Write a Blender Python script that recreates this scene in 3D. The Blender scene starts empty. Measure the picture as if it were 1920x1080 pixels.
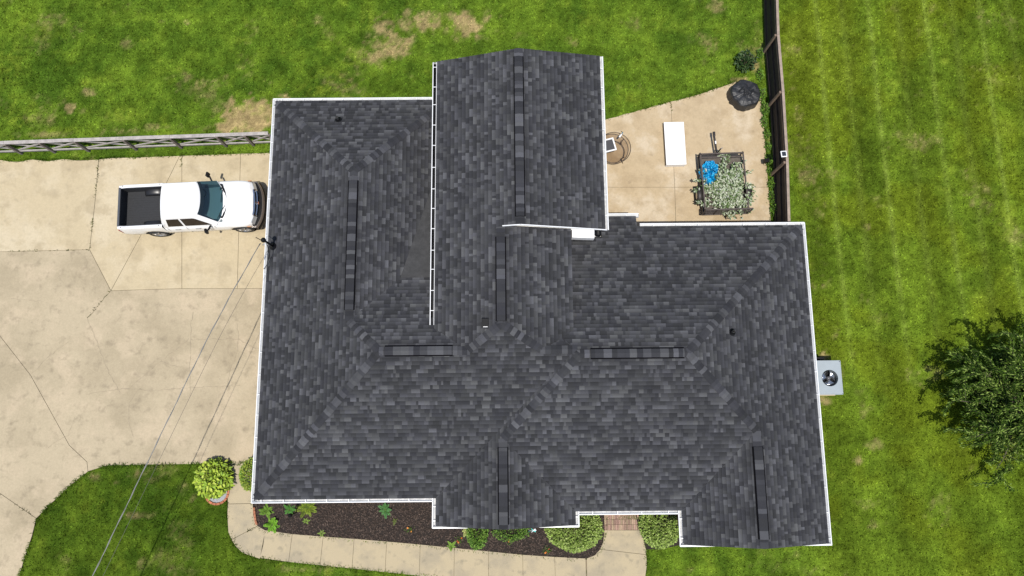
import bpy, bmesh, math, random
import numpy as np
from mathutils import Vector, Matrix

random.seed(7)
RNG = np.random.default_rng(7)
sc = bpy.context.scene
COL = sc.collection
R = math.radians

# ------------------------------------------------------------------ camera, sky, sun, exposure
F_PX, TILT, YAW, CAM_H = 1297.0, R(10.0), R(-0.5), 28.5
cam_d = bpy.data.cameras.new('camera')
cam_d.sensor_width = 36.0
cam_d.lens = 36.0 * F_PX / 1920.0
cam_d.clip_end = 2000.0
cam = bpy.data.objects.new('camera', cam_d)
cam.location = (0, 0, CAM_H)
cam.rotation_euler = (TILT, 0, YAW)
COL.objects.link(cam)
sc.camera = cam

SUN_EL, SUN_AZ = R(73.0), R(184.0)
world = bpy.data.worlds.new('World')
sc.world = world
world.use_nodes = True
wn = world.node_tree
sky = wn.nodes.new('ShaderNodeTexSky')
sky.sky_type = 'NISHITA'
sky.sun_disc = False
sky.sun_elevation = SUN_EL
sky.sun_rotation = SUN_AZ
bg = wn.nodes['Background']
bg.inputs['Strength'].default_value = 0.12
wn.links.new(sky.outputs[0], bg.inputs['Color'])
sun_d = bpy.data.lights.new('sun', 'SUN')
sun_d.energy = 4.6
sun_d.angle = R(0.55)
sun_d.color = (1.0, 0.955, 0.88)
sun = bpy.data.objects.new('sun', sun_d)
svec = Vector((math.sin(SUN_AZ) * math.cos(SUN_EL), math.cos(SUN_AZ) * math.cos(SUN_EL), math.sin(SUN_EL)))
sun.rotation_euler = svec.to_track_quat('Z', 'Y').to_euler()
sun.location = (0, -10, 40)
COL.objects.link(sun)
sc.view_settings.view_transform = 'Standard'
sc.view_settings.look = 'None'
sc.view_settings.gamma = 1.0
sc.view_settings.exposure = 0.0

# ------------------------------------------------------------------ surveying: photo point + height -> place
_rx = Matrix.Rotation(TILT, 3, 'X')
_rz = Matrix.Rotation(YAW, 3, 'Z')
_RM = _rz @ _rx
def P(px, py, z=0.0):
    d = _RM @ Vector((px - 960.0, 540.0 - py, -F_PX))
    s = (z - CAM_H) / d.z
    return (d.x * s, d.y * s, z)
def P2(px, py, z=0.0):
    return P(px, py, z)[:2]

# ------------------------------------------------------------------ materials
MATS = {}
def mat(name, col=(0.5, 0.5, 0.5), rough=0.6, metal=0.0, attr=False, noise=None, bump=None, spec=0.5, coat=0.0):
    """noise = list of (scale, detail, amount[, colour]); amount multiplies the colour up and down"""
    if name in MATS:
        return MATS[name]
    if name.startswith('concrete'):
        q = (0.925, 0.905, 0.855)
        col = tuple(v * k for v, k in zip(col, q))
        noise = [tuple(tuple(v * k for v, k in zip(e, q)) if isinstance(e, tuple) else e for e in it) for it in noise]
    m = bpy.data.materials.new(name)
    m.use_nodes = True
    nt = m.node_tree
    b = nt.nodes['Principled BSDF']
    b.inputs['Roughness'].default_value = rough
    b.inputs['Metallic'].default_value = metal
    b.inputs['Specular IOR Level'].default_value = spec
    b.inputs['Coat Weight'].default_value = coat
    b.inputs['Coat Roughness'].default_value = 0.05
    if attr:
        a = nt.nodes.new('ShaderNodeAttribute')
        a.attribute_name = 'tone'
        out = a.outputs['Color']
    else:
        r = nt.nodes.new('ShaderNodeRGB')
        r.outputs[0].default_value = (*col, 1)
        out = r.outputs[0]
    geo = nt.nodes.new('ShaderNodeNewGeometry')
    for it in noise or []:
        n = nt.nodes.new('ShaderNodeTexNoise')
        n.inputs['Scale'].default_value = it[0]
        n.inputs['Detail'].default_value = it[1]
        n.inputs['Roughness'].default_value = 0.6
        nt.links.new(geo.outputs['Position'], n.inputs['Vector'])
        ramp = nt.nodes.new('ShaderNodeMapRange')
        ramp.inputs['From Min'].default_value = 0.3
        ramp.inputs['From Max'].default_value = 0.7
        mix = nt.nodes.new('ShaderNodeMix')
        mix.data_type = 'RGBA'
        nt.links.new(n.outputs['Fac'], ramp.inputs['Value'])
        if len(it) > 3:
            ramp.inputs['From Min'].default_value = it[4] if len(it) > 4 else 0.5
            ramp.inputs['From Max'].default_value = it[5] if len(it) > 5 else 0.75
            ramp.inputs['To Max'].default_value = it[2]
            mix.blend_type = 'MIX'
            nt.links.new(ramp.outputs[0], mix.inputs['Factor'])
            nt.links.new(out, mix.inputs['A'])
            mix.inputs['B'].default_value = (*it[3], 1)
        else:
            ramp.inputs['To Min'].default_value = 1.0 - it[2]
            ramp.inputs['To Max'].default_value = 1.0 + it[2]
            comb = nt.nodes.new('ShaderNodeCombineColor')
            for k in range(3):
                nt.links.new(ramp.outputs[0], comb.inputs[k])
            mix.blend_type = 'MULTIPLY'
            mix.inputs['Factor'].default_value = 1.0
            nt.links.new(out, mix.inputs['A'])
            nt.links.new(comb.outputs[0], mix.inputs['B'])
        out = mix.outputs['Result']
    nt.links.new(out, b.inputs['Base Color'])
    if bump:
        n = nt.nodes.new('ShaderNodeTexNoise')
        n.inputs['Scale'].default_value = bump[0]
        n.inputs['Detail'].default_value = 4
        nt.links.new(geo.outputs['Position'], n.inputs['Vector'])
        bp = nt.nodes.new('ShaderNodeBump')
        bp.inputs['Strength'].default_value = bump[1]
        bp.inputs['Distance'].default_value = bump[2]
        nt.links.new(n.outputs['Fac'], bp.inputs['Height'])
        nt.links.new(bp.outputs[0], b.inputs['Normal'])
    MATS[name] = m
    return m

def glass_mat(name, tint, gloss=0.2, rough=0.02):
    m = bpy.data.materials.new(name)
    m.use_nodes = True
    nt = m.node_tree
    nt.nodes.remove(nt.nodes['Principled BSDF'])
    t = nt.nodes.new('ShaderNodeBsdfTransparent')
    t.inputs[0].default_value = (*tint, 1)
    g = nt.nodes.new('ShaderNodeBsdfGlossy')
    g.inputs['Roughness'].default_value = rough
    mx = nt.nodes.new('ShaderNodeMixShader')
    mx.inputs[0].default_value = gloss
    nt.links.new(t.outputs[0], mx.inputs[1])
    nt.links.new(g.outputs[0], mx.inputs[2])
    nt.links.new(mx.outputs[0], nt.nodes['Material Output'].inputs[0])
    return m

M_SHINGLE = mat('asphalt_shingle', attr=True, rough=0.9, spec=0.25, noise=[(220, 2, 0.25), (1.3, 4, 0.08), (0.30, 3, 0.10)], bump=(260, 0.35, 0.004))
M_DECK = mat('roof_underlay', (0.02, 0.02, 0.022), 0.95)
M_MEMBRANE = mat('roll_roofing', (0.041, 0.041, 0.042), 0.9, noise=[(3, 4, 0.25), (14, 4, .12), (90, 2, 0.2)])
M_WHITE_AL = mat('white_aluminium', (0.78, 0.79, 0.80), 0.38, noise=[(2.5, 4, 0.05)])
M_GUT_IN = mat('gutter_inside', (0.42, 0.42, 0.42), 0.6, noise=[(6, 4, 0.3)])
M_VENT = mat('black_vent_plastic', (0.004, 0.004, 0.005), 0.9, spec=0.05)
M_BLACK = mat('black_plastic', (0.006, 0.006, 0.007), 0.5, spec=0.2)
M_RUBBER = mat('rubber', (0.018, 0.018, 0.018), 0.85, noise=[(40, 2, 0.2)])
M_BRICKWALL = mat('brick_wall_paint', (0.30, 0.17, 0.12), 0.9, noise=[(9, 3, 0.25)])
M_SOFFIT = mat('soffit_white', (0.7, 0.7, 0.68), 0.7)
M_LEAF = mat('leaf', attr=True, rough=0.55, spec=0.3, noise=[(14, 2, 0.12)])
M_GRASS = mat('grass_blade', attr=True, rough=0.9, spec=0.0)
M_LAWN = mat('lawn_soil', attr=True, rough=0.95, spec=0.0, noise=[(30, 4, 0.42), (9, 3, 0.18)], bump=(40, 0.8, 0.03))
M_CONC_OLD = mat('concrete_old', (0.45, 0.385, 0.28), 0.9, spec=0.2,
    noise=[(0.30, 6, 0.8, (0.355, 0.302, 0.215), 0.44, 0.60), (0.8, 7, 0.75, (0.50, 0.42, 0.31), 0.50, 0.64), (2.2, 8, 0.6, (0.22, 0.185, 0.135), 0.54, 0.72), (14, 4, 0.07), (160, 2, 0.10)], bump=(120, 0.2, 0.004))
M_CONC_NEW = mat('concrete_new', (0.50, 0.425, 0.295), 0.88, spec=0.2,
    noise=[(0.5, 6, 0.75, (0.57, 0.50, 0.375), 0.46, 0.62), (1.1, 7, 0.7, (0.40, 0.335, 0.23), 0.50, 0.64), (3.5, 8, 0.5, (0.28, 0.24, 0.18), 0.58, 0.74), (14, 4, 0.06), (140, 2, 0.09)], bump=(120, 0.2, 0.004))
M_CONC_PATIO = mat('concrete_patio', (0.48, 0.385, 0.26), 0.88, spec=0.2,
    noise=[(0.55, 6, 0.8, (0.57, 0.49, 0.38), 0.5, 0.60), (1.3, 7, 0.7, (0.39, 0.305, 0.20), 0.48, 0.64), (4.0, 8, 0.5, (0.29, 0.23, 0.16), 0.58, 0.74), (14, 4, 0.06), (140, 2, 0.09)], bump=(120, 0.2, 0.004))
M_CONC_WALK = mat('concrete_walk', (0.45, 0.385, 0.27), 0.9, spec=0.2,
    noise=[(1.0, 7, 0.75, (0.34, 0.30, 0.23), 0.45, 0.62), (2.8, 8, 0.6, (0.23, 0.21, 0.165), 0.56, 0.70), (120, 2, 0.1)], bump=(120, 0.25, 0.004))
M_JOINT = mat('joint_dirt', (0.20, 0.16, 0.105), 0.95, noise=[(3, 4, 0.6, (0.05, 0.07, 0.02), 0.5, 0.6)])
M_CRACK = mat('crack_dirt', (0.29, 0.24, 0.17), 0.95, noise=[(8, 3, 0.3)])
M_WOODGREY = mat('weathered_wood', (0.36, 0.33, 0.31), 0.85, noise=[(5, 5, 0.22), (35, 3, 0.18)])
M_WOODGREYD = mat('weathered_wood_post', (0.17, 0.145, 0.13), 0.88, noise=[(5, 5, 0.25), (35, 3, 0.2)])
M_WOODDARK = mat('stained_wood', (0.045, 0.033, 0.027), 0.85, noise=[(4, 4, 0.3), (30, 3, 0.25)])
M_WOODMID = mat('brown_wood', (0.20, 0.145, 0.105), 0.85, noise=[(4, 4, 0.2), (30, 3, 0.2)])
M_WOODCAP = mat('cap_wood', (0.30, 0.235, 0.19), 0.85, noise=[(4, 4, 0.2), (30, 3, 0.2)])
M_MULCH = mat('mulch_bed_soil', (0.020, 0.014, 0.011), 0.95, noise=[(20, 4, 0.4)])
M_CHIP = mat('mulch_chip', attr=True, rough=0.95, spec=0.1)
M_BRICK = mat('red_brick', attr=True, rough=0.9, spec=0.2, noise=[(30, 3, 0.2)])

# ------------------------------------------------------------------ mesh helpers
class MB:
    def __init__(self):
        self.v, self.f, self.c = [], [], []
    def add(self, vs, fs, col=None):
        o = len(self.v)
        self.v += [tuple(p) for p in vs]
        self.f += [tuple(i + o for i in q) for q in fs]
        self.c += [col or (0.5, 0.5, 0.5)] * len(vs)
        return self
    def box(self, c, s, rz=0.0, col=None, M=None):
        x, y, z = s[0] / 2, s[1] / 2, s[2] / 2
        pts = [Vector((i * x, j * y, k * z)) for i in (-1, 1) for j in (-1, 1) for k in (-1, 1)]
        m = M or (Matrix.Translation(c) @ Matrix.Rotation(rz, 4, 'Z'))
        return self.add([m @ p for p in pts], [(0, 1, 3, 2), (4, 6, 7, 5), (0, 4, 5, 1), (2, 3, 7, 6), (0, 2, 6, 4), (1, 5, 7, 3)], col)
    def bar(self, p, q, w, h, up=(0, 0, 1), col=None):
        p, q = Vector(p), Vector(q)
        d = (q - p)
        L = d.length
        d.normalize()
        s = d.cross(Vector(up))
        if s.length < 1e-4:
            s = d.cross(Vector((1, 0, 0)))
        s.normalize()
        u = s.cross(d)
        m = Matrix.Translation((p + q) / 2) @ Matrix((d, s, u)).transposed().to_4x4()
        return self.box((0, 0, 0), (L, w, h), col=col, M=m)
    def prism(self, poly, z0, z1, col=None, cap_bottom=True):
        n = len(poly)
        vs = [(p[0], p[1], z0) for p in poly] + [(p[0], p[1], z1) for p in poly]
        fs = [tuple(range(n, 2 * n))] + [(i, (i + 1) % n, n + (i + 1) % n, n + i) for i in range(n)]
        if cap_bottom:
            fs.append(tuple(reversed(range(n))))
        return self.add(vs, fs, col)
    def tube(self, pts, r, n=8, col=None, caps=True):
        pts = [Vector(p) for p in pts]
        rs = r if isinstance(r, (list, tuple)) else [r] * len(pts)
        vs, fs = [], []
        for i, p in enumerate(pts):
            d = (pts[min(i + 1, len(pts) - 1)] - pts[max(i - 1, 0)]).normalized()
            a = d.cross(Vector((0.13, 0.31, 0.94)))
            if a.length < 1e-3:
                a = d.cross(Vector((1, 0, 0)))
            a.normalize()
            b = d.cross(a)
            for k in range(n):
                t = 2 * math.pi * k / n
                vs.append(p + (a * math.cos(t) + b * math.sin(t)) * rs[i])
        for i in range(len(pts) - 1):
            for k in range(n):
                fs.append((i * n + k, i * n + (k + 1) % n, (i + 1) * n + (k + 1) % n, (i + 1) * n + k))
        if caps:
            fs.append(tuple(reversed(range(n))))
            fs.append(tuple(range((len(pts) - 1) * n, len(pts) * n)))
        return self.add(vs, fs, col)
    def lathe(self, prof, c=(0, 0, 0), n=24, axis='Z', col=None, close=False):
        vs, fs = [], []
        for (r, h) in prof:
            for k in range(n):
                t = 2 * math.pi * k / n
                if axis == 'Z':
                    vs.append((c[0] + r * math.cos(t), c[1] + r * math.sin(t), c[2] + h))
                else:
                    vs.append((c[0] + r * math.cos(t), c[1] + h, c[2] + r * math.sin(t)))
        m = len(prof)
        rng = m if close else m - 1
        for i in range(rng):
            j = (i + 1) % m
            for k in range(n):
                q = (i * n + k, i * n + (k + 1) % n, j * n + (k + 1) % n, j * n + k)
                fs.append(q if axis == 'Z' else tuple(reversed(q)))
        return self.add(vs, fs, col)
    def grid(self, rows, col=None, close_u=False):
        m, n = len(rows), len(rows[0])
        vs = [p for r in rows for p in r]
        fs = []
        for i in range(m - 1):
            for k in range(n if close_u else n - 1):
                fs.append((i * n + k, i * n + (k + 1) % n, (i + 1) * n + (k + 1) % n, (i + 1) * n + k))
        return self.add(vs, fs, col)
    def build(self, name, material, parent=None, smooth=False, bevel=0.0, attr=False, solid=0.0, local=False):
        me = bpy.data.meshes.new(name)
        me.from_pydata(self.v, [], self.f)
        if attr:
            a = me.color_attributes.new('tone', 'FLOAT_COLOR', 'POINT')
            arr = np.ones((len(self.v), 4), dtype=np.float32)
            arr[:, :3] = np.array(self.c, dtype=np.float32)
            a.data.foreach_set('color', arr.ravel())
        me.materials.append(material)
        if smooth:
            me.polygons.foreach_set('use_smooth', [True] * len(me.polygons))
        me.update()
        o = bpy.data.objects.new(name, me)
        COL.objects.link(o)
        if solid:
            s = o.modifiers.new('solid', 'SOLIDIFY'); s.thickness = solid; s.offset = 0
        if bevel:
            b = o.modifiers.new('bevel', 'BEVEL'); b.width = bevel; b.segments = 2; b.limit_method = 'ANGLE'
        put(o, parent, local)
        return o

TMAT = {}
def put(o, parent, local=False):
    if parent is not None:
        o.parent = parent
        if not local and parent.name in TMAT:
            o.matrix_parent_inverse = TMAT[parent.name].inverted()
def tag(o, label, cat, group=None, kind=None):
    o['label'] = label
    o['category'] = cat
    if group: o['group'] = group
    if kind: o['kind'] = kind
    return o
def thing(name, label, cat, loc=(0, 0, 0), rz=0.0, group=None):
    o = bpy.data.objects.new(name, None)
    o.empty_display_size = 0.2
    COL.objects.link(o)
    o.location = loc
    o.rotation_euler = (0, 0, rz)
    TMAT[o.name] = Matrix.Translation(loc) @ Matrix.Rotation(rz, 4, 'Z')
    return tag(o, label, cat, group)
def struct(o):
    o['kind'] = 'structure'
    return o
def stuff(o):
    o['kind'] = 'stuff'
    return o
def np_mesh(name, V, faces_n, material, parent=None, colors=None, smooth=False):
    """V (N,3); every consecutive faces_n verts = one face"""
    me = bpy.data.meshes.new(name)
    n = len(V)
    me.vertices.add(n)
    me.vertices.foreach_set('co', np.ascontiguousarray(V, dtype=np.float32).ravel())
    nf = n // faces_n
    me.loops.add(nf * faces_n)
    me.loops.foreach_set('vertex_index', np.arange(nf * faces_n, dtype=np.int32))
    me.polygons.add(nf)
    me.polygons.foreach_set('loop_start', np.arange(0, nf * faces_n, faces_n, dtype=np.int32))
    me.update(calc_edges=True)
    if colors is not None:
        a = me.color_attributes.new('tone', 'FLOAT_COLOR', 'POINT')
        arr = np.ones((n, 4), dtype=np.float32)
        arr[:, :3] = colors
        a.data.foreach_set('color', arr.ravel())
    me.materials.append(material)
    if smooth:
        me.polygons.foreach_set('use_smooth', [True] * nf)
    o = bpy.data.objects.new(name, me)
    COL.objects.link(o)
    put(o, parent)
    return o

# value noise in numpy
def _hash(ix, iy, seed):
    h = (ix.astype(np.int64) * 374761393 + iy.astype(np.int64) * 668265263 + seed * 1442695041) & 0x7fffffff
    h = (h ^ (h >> 13)) * 1274126177 & 0x7fffffff
    return ((h ^ (h >> 16)) & 0xffff) / 65535.0
def vnoise(x, y, s=1.0, seed=0):
    x, y = x * s, y * s
    ix, iy = np.floor(x), np.floor(y)
    fx, fy = x - ix, y - iy
    fx, fy = fx * fx * (3 - 2 * fx), fy * fy * (3 - 2 * fy)
    a, b = _hash(ix, iy, seed), _hash(ix + 1, iy, seed)
    c, d = _hash(ix, iy + 1, seed), _hash(ix + 1, iy + 1, seed)
    return (a * (1 - fx) + b * fx) * (1 - fy) + (c * (1 - fx) + d * fx) * fy
def fbm(x, y, s, o=4, seed=0):
    r, amp, tot = 0, 1.0, 0
    for k in range(o):
        r = r + amp * vnoise(x + 17.3 * k, y - 9.1 * k, s * 2 ** k, seed + k)
        tot += amp
        amp *= 0.55
    return r / tot
def sstep(a, b, x):
    t = np.clip((x - a) / (b - a), 0, 1)
    return t * t * (3 - 2 * t)
def inside(poly, x, y):
    r = np.zeros(x.shape, bool)
    n = len(poly)
    for i in range(n):
        x0, y0 = poly[i][0], poly[i][1]
        x1, y1 = poly[(i + 1) % n][0], poly[(i + 1) % n][1]
        if y0 == y1:
            continue
        c = ((y0 > y) != (y1 > y)) & (x < (x1 - x0) * (y - y0) / (y1 - y0) + x0)
        r ^= c
    return r

# ------------------------------------------------------------------ paved outlines (from the survey)
def poly_px(pts, z=0.03):
    return [P2(a, b, z) for a, b in pts]
JW = P2(168, 468)
DRIVE = poly_px([(-140, 303), (0, 300), (60, 301), (120, 299), (185, 297), (260, 295), (341, 291), (451, 288), (560, 286), (560, 868), (425, 869), (370, 870), (250, 872), (200, 873),
                 (165, 884), (130, 912), (95, 945), (68, 975), (60, 1005), (45, 1050), (33, 1090), (20, 1140), (-140, 1140)])
WALK_OUT = [(425, 869), (427, 905), (427, 945), (426, 965), (427, 990), (432, 1008), (441, 1022), (455, 1036), (475, 1044), (500, 1049), (560, 1056), (640, 1064), (760, 1077), (900, 1093), (1000, 1103), (1100, 1111), (1205, 1118)]
WALK_IN = [(470, 867), (472, 905), (474, 945), (475, 965), (478, 980), (484, 989), (497, 994), (515, 997), (540, 1000), (560, 1003), (640, 1008), (760, 1018), (900, 1032), (1000, 1042), (1100, 1047), (1118, 1040)]
LANDING = [(1100, 1047), (1118, 1040), (1130, 1020), (1133, 992), (1133, 970), (1199, 970), (1199, 990), (1206, 1010), (1212, 1035), (1213, 1060), (1205, 1118), (1100, 1111)]
PATIO = poly_px([(1110, 232), (1142, 222), (1170, 214), (1200, 206), (1228, 198), (1255, 191), (1282, 184), (1310, 177), (1340, 166), (1365, 158), (1380, 153), (1396, 151), (1410, 155), (1421, 164), (1428, 185), (1431, 215), (1437, 300), (1441, 350), (1446, 420), (1448, 470), (1110, 470)])
BED = poly_px([(470, 935), (474, 947), (475, 965), (478, 980), (484, 989), (497, 994), (515, 997), (540, 1000), (560, 1003), (640, 1008), (760, 1018), (900, 1032), (1000, 1042), (1100, 1047), (1118, 1040), (1130, 1020), (1133, 992), (1133, 930)], 0.02)
BED2 = poly_px([(1197, 930), (1199, 990), (1206, 1010), (1212, 1030), (1240, 1030), (1275, 1022), (1275, 930)], 0.02)
WALKP = poly_px(WALK_OUT + LANDING[-2:-3:-1] + [(1213, 1060), (1212, 1035), (1206, 1010), (1199, 990), (1199, 970), (1133, 970), (1133, 992), (1130, 1020)] + WALK_IN[::-1])
HOUSE_FP = [(-8.9, 11.7), (-2.5, 11.7), (-2.5, 12.6), (3.1, 12.6), (3.1, 6.6), (10.8, 6.4), (10.8, -4.3), (6.3, -4.3), (6.3, -3.2), (2.0, -3.2), (2.0, -3.7), (-2.5, -3.7), (-2.5, -2.7), (-8.9, -2.7)]
HARD = [DRIVE, WALKP, PATIO, BED, BED2, HOUSE_FP]

# ------------------------------------------------------------------ lawn colours
TAN = [(800, 45, 110, 32, .95), (735, 85, 50, 40, .9), (700, 112, 36, 26, .85), (870, 50, 80, 34, 1.0), (930, 60, 30, 14, .4), (980, 65, 25, 14, .45), (485, 216, 70, 42, 1.9), (440, 230, 40, 32, 1.5), (350, 40, 16, 10, .9),
       (302, 40, 10, 8, .6), (235, 82, 22, 14, .5), (168, 172, 22, 12, .7), (135, 202, 14, 12, .9), (72, 203, 12, 8, .5), (155, 208, 12, 10, .7), (425, 145, 10, 8, .6), (300, 178, 8, 6, .7), (655, 165, 40, 14, .6),
       (300, 238, 60, 8, .6), (80, 252, 90, 8, .7), (230, 245, 60, 6, .6), (380, 240, 40, 6, .6), (1340, 12, 26, 18, .7), (1160, 165, 14, 10, .5), (1392, 95, 14, 30, .4), (1416, 130, 12, 30, .9), (1390, 150, 26, 8, .8),
       (255, 965, 30, 7, .8), (275, 967, 12, 6, .7), (345, 915, 16, 12, .6), (362, 935, 12, 12, .5), (335, 1020, 12, 18, .5), (280, 1013, 14, 10, .5), (180, 893, 12, 10, .7), (217, 905, 7, 5, .8), (257, 887, 16, 14, .6), (120, 1050, 18, 10, .6),
       (1548, 752, 26, 14, 1.0), (1545, 668, 16, 10, 1.0), (1640, 835, 22, 16, .75), (1610, 866, 10, 10, .9), (1640, 765, 14, 8, .4), (1640, 985, 22, 10, .5), (1620, 945, 40, 14, .35), (1670, 15, 25, 16, .4), (1870, 30, 30, 20, .45),
       (1500, 300, 14, 200, .45), (1555, 290, 10, 8, .7), (1545, 535, 8, 6, .7), (1625, 425, 6, 8, .6), (1620, 560, 40, 16, .35), (1645, 600, 30, 16, .35), (1850, 700, 40, 20, .3), (560, 1068, 60, 6, .5), (1300, 1070, 60, 10, .4),
       (1450, 1060, 60, 14, .3), (1850, 130, 60, 24, .35), (1520, 1070, 40, 10, .4), (640, 150, 60, 22, .45), (560, 100, 40, 14, .3), (330, 150, 40, 20, .3), (90, 190, 60, 20, .3)]
LIME = [(1490, 80, 22, 60, .9), (1560, 130, 70, 50, .5), (1560, 60, 60, 30, .4), (1880, 160, 40, 40, .6), (1880, 240, 30, 30, .7), (1890, 420, 30, 60, .8), (1770, 115, 12, 14, .9), (1770, 350, 20, 10, .8), (1840, 560, 30, 20, .6),
        (660, 110, 40, 30, .5), (470, 205, 40, 14, .7), (600, 165, 60, 20, .7), (620, 140, 50, 20, .5), (230, 215, 50, 20, .7), (40, 225, 40, 20, .7), (330, 252, 60, 10, .7), (120, 245, 60, 8, .7), (160, 155, 16, 12, .8), (690, 35, 20, 30, .7),
        (1180, 185, 30, 20, .6), (1250, 45, 60, 20, .3), (1105, 40, 50, 20, .4), (80, 60, 30, 30, .4), (20, 120, 40, 60, .5), (1690, 450, 20, 10, .5), (530, 1062, 14, 10, .8), (615, 1072, 10, 8, .8), (75, 1020, 16, 30, .5)]
_g = []
for lst in (TAN, LIME):
    a = []
    for px, py, rx, ry, s in lst:
        x, y = P2(px, py)
        a.append((x, y, rx / 44.0, ry / 43.0, s))
    _g.append(a)
MOW = [13.85, 15.0, 16.2, 17.5, 18.75, 19.95, 21.2, 22.5]
def lawn_colour(x, y):
    n1 = fbm(x, y, 0.35, 5, 1)
    n2 = fbm(x, y, 1.6, 4, 11)
    n3 = fbm(x, y, 5.0, 3, 21)
    east = sstep(11.0, 12.5, x)
    dark = np.array([0.056, 0.108, 0.011])
    mid = np.array([0.120, 0.196, 0.018])
    lime = np.array([0.220, 0.290, 0.030])
    tan = np.array([0.420, 0.315, 0.150])
    olive = np.array([0.118, 0.160, 0.011])
    k = np.clip(0.5 + (n1 - 0.5) * 1.8 + (n2 - 0.5) * 1.3, 0, 1)[:, None]
    c = dark * (1 - k) + mid * k
    k = (sstep(0.5, 0.72, n2 * 0.55 + n3 * 0.45) * 0.55)[:, None]
    c = c * (1 - k) + np.array([0.155, 0.240, 0.022]) * k
    # mown east lawn: more olive, wheel tracks
    k = (east * (0.35 + 0.5 * sstep(0.4, 0.65, fbm(x, y, 0.5, 4, 31))))[:, None]
    c = c * (1 - k) + olive * k
    wob = (fbm(x * 0, y, 0.15, 2, 41) - 0.5) * 0.25 - 0.012 * (y - 12)
    tr = np.zeros_like(x)
    for i, m in enumerate(MOW):
        w = 0.11 + 0.04 * (i % 2)
        tr = np.maximum(tr, np.exp(-((x - m - wob) / w) ** 2) * (0.55 + 0.45 * (i % 2 == 0)))
    band = 0.5 + 0.5 * np.sin((x - wob) * 2 * math.pi / 2.45)
    k = (east * tr * sstep(-1.0, 6.0, y) * (0.55 + 0.45 * sstep(0.35, 0.6, n2)) * 0.52)[:, None]
    c = c * (1 - k) + np.array([0.220, 0.290, 0.050]) * k
    c = c * (1 - (east * (band - 0.5) * 0.34))[:, None]
    dry = sstep(0.52, 0.80, fbm(x, y, 0.7, 4, 51)) * 0.50
    for (gx, gy, rx, ry, s) in _g[0]:
        d = np.sqrt(((x - gx) / rx) ** 2 + ((y - gy) / ry) ** 2)
        dry = np.maximum(dry, s * sstep(1.25, 0.25, d + (n2 - 0.5) * 1.3 + (n3 - 0.5) * 0.9))
    n4 = 0.45 * fbm(x, y, 2.6, 3, 91) + 0.55 * fbm(x, y, 9.0, 2, 95)
    k = np.clip(sstep(-0.32, 0.36, n4 - (1.02 - 0.72 * np.minimum(dry, 1.15))) * (0.45 + 0.5 * np.minimum(dry, 1)), 0, 0.97)[:, None]
    c = c * (1 - k) + tan * (0.8 + 0.4 * n3)[:, None] * k
    lm = sstep(0.66, 0.82, fbm(x, y, 1.1, 4, 61)) * 0.4
    for (gx, gy, rx, ry, s) in _g[1]:
        d = np.sqrt(((x - gx) / rx) ** 2 + ((y - gy) / ry) ** 2)
        lm = np.maximum(lm, s * sstep(1.3, 0.2, d + (n2 - 0.5) * 1.0 + (n3 - 0.5) * 1.0))
    k = np.clip(lm * sstep(0.38, 0.62, n3 * 0.7 + n2 * 0.3), 0, 0.9)[:, None]
    c = c * (1 - k) + lime * k
    # tussock-scale light and dark
    n5 = fbm(x, y, 7.0, 2, 101)
    n6 = fbm(x, y, 3.0, 3, 111)
    c = c * (1 + (n5 - 0.5) * 0.85 + (n6 - 0.5) * 0.55)[:, None]
    turf_sw = sstep(-1.5, -2.6, y) * sstep(-8.5, -10.0, x)        # darker-coloured turf by the walk
    c = c * (1 - 0.30 * turf_sw)[:, None]
    return np.clip(c, 0.003, 1), dry

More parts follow.
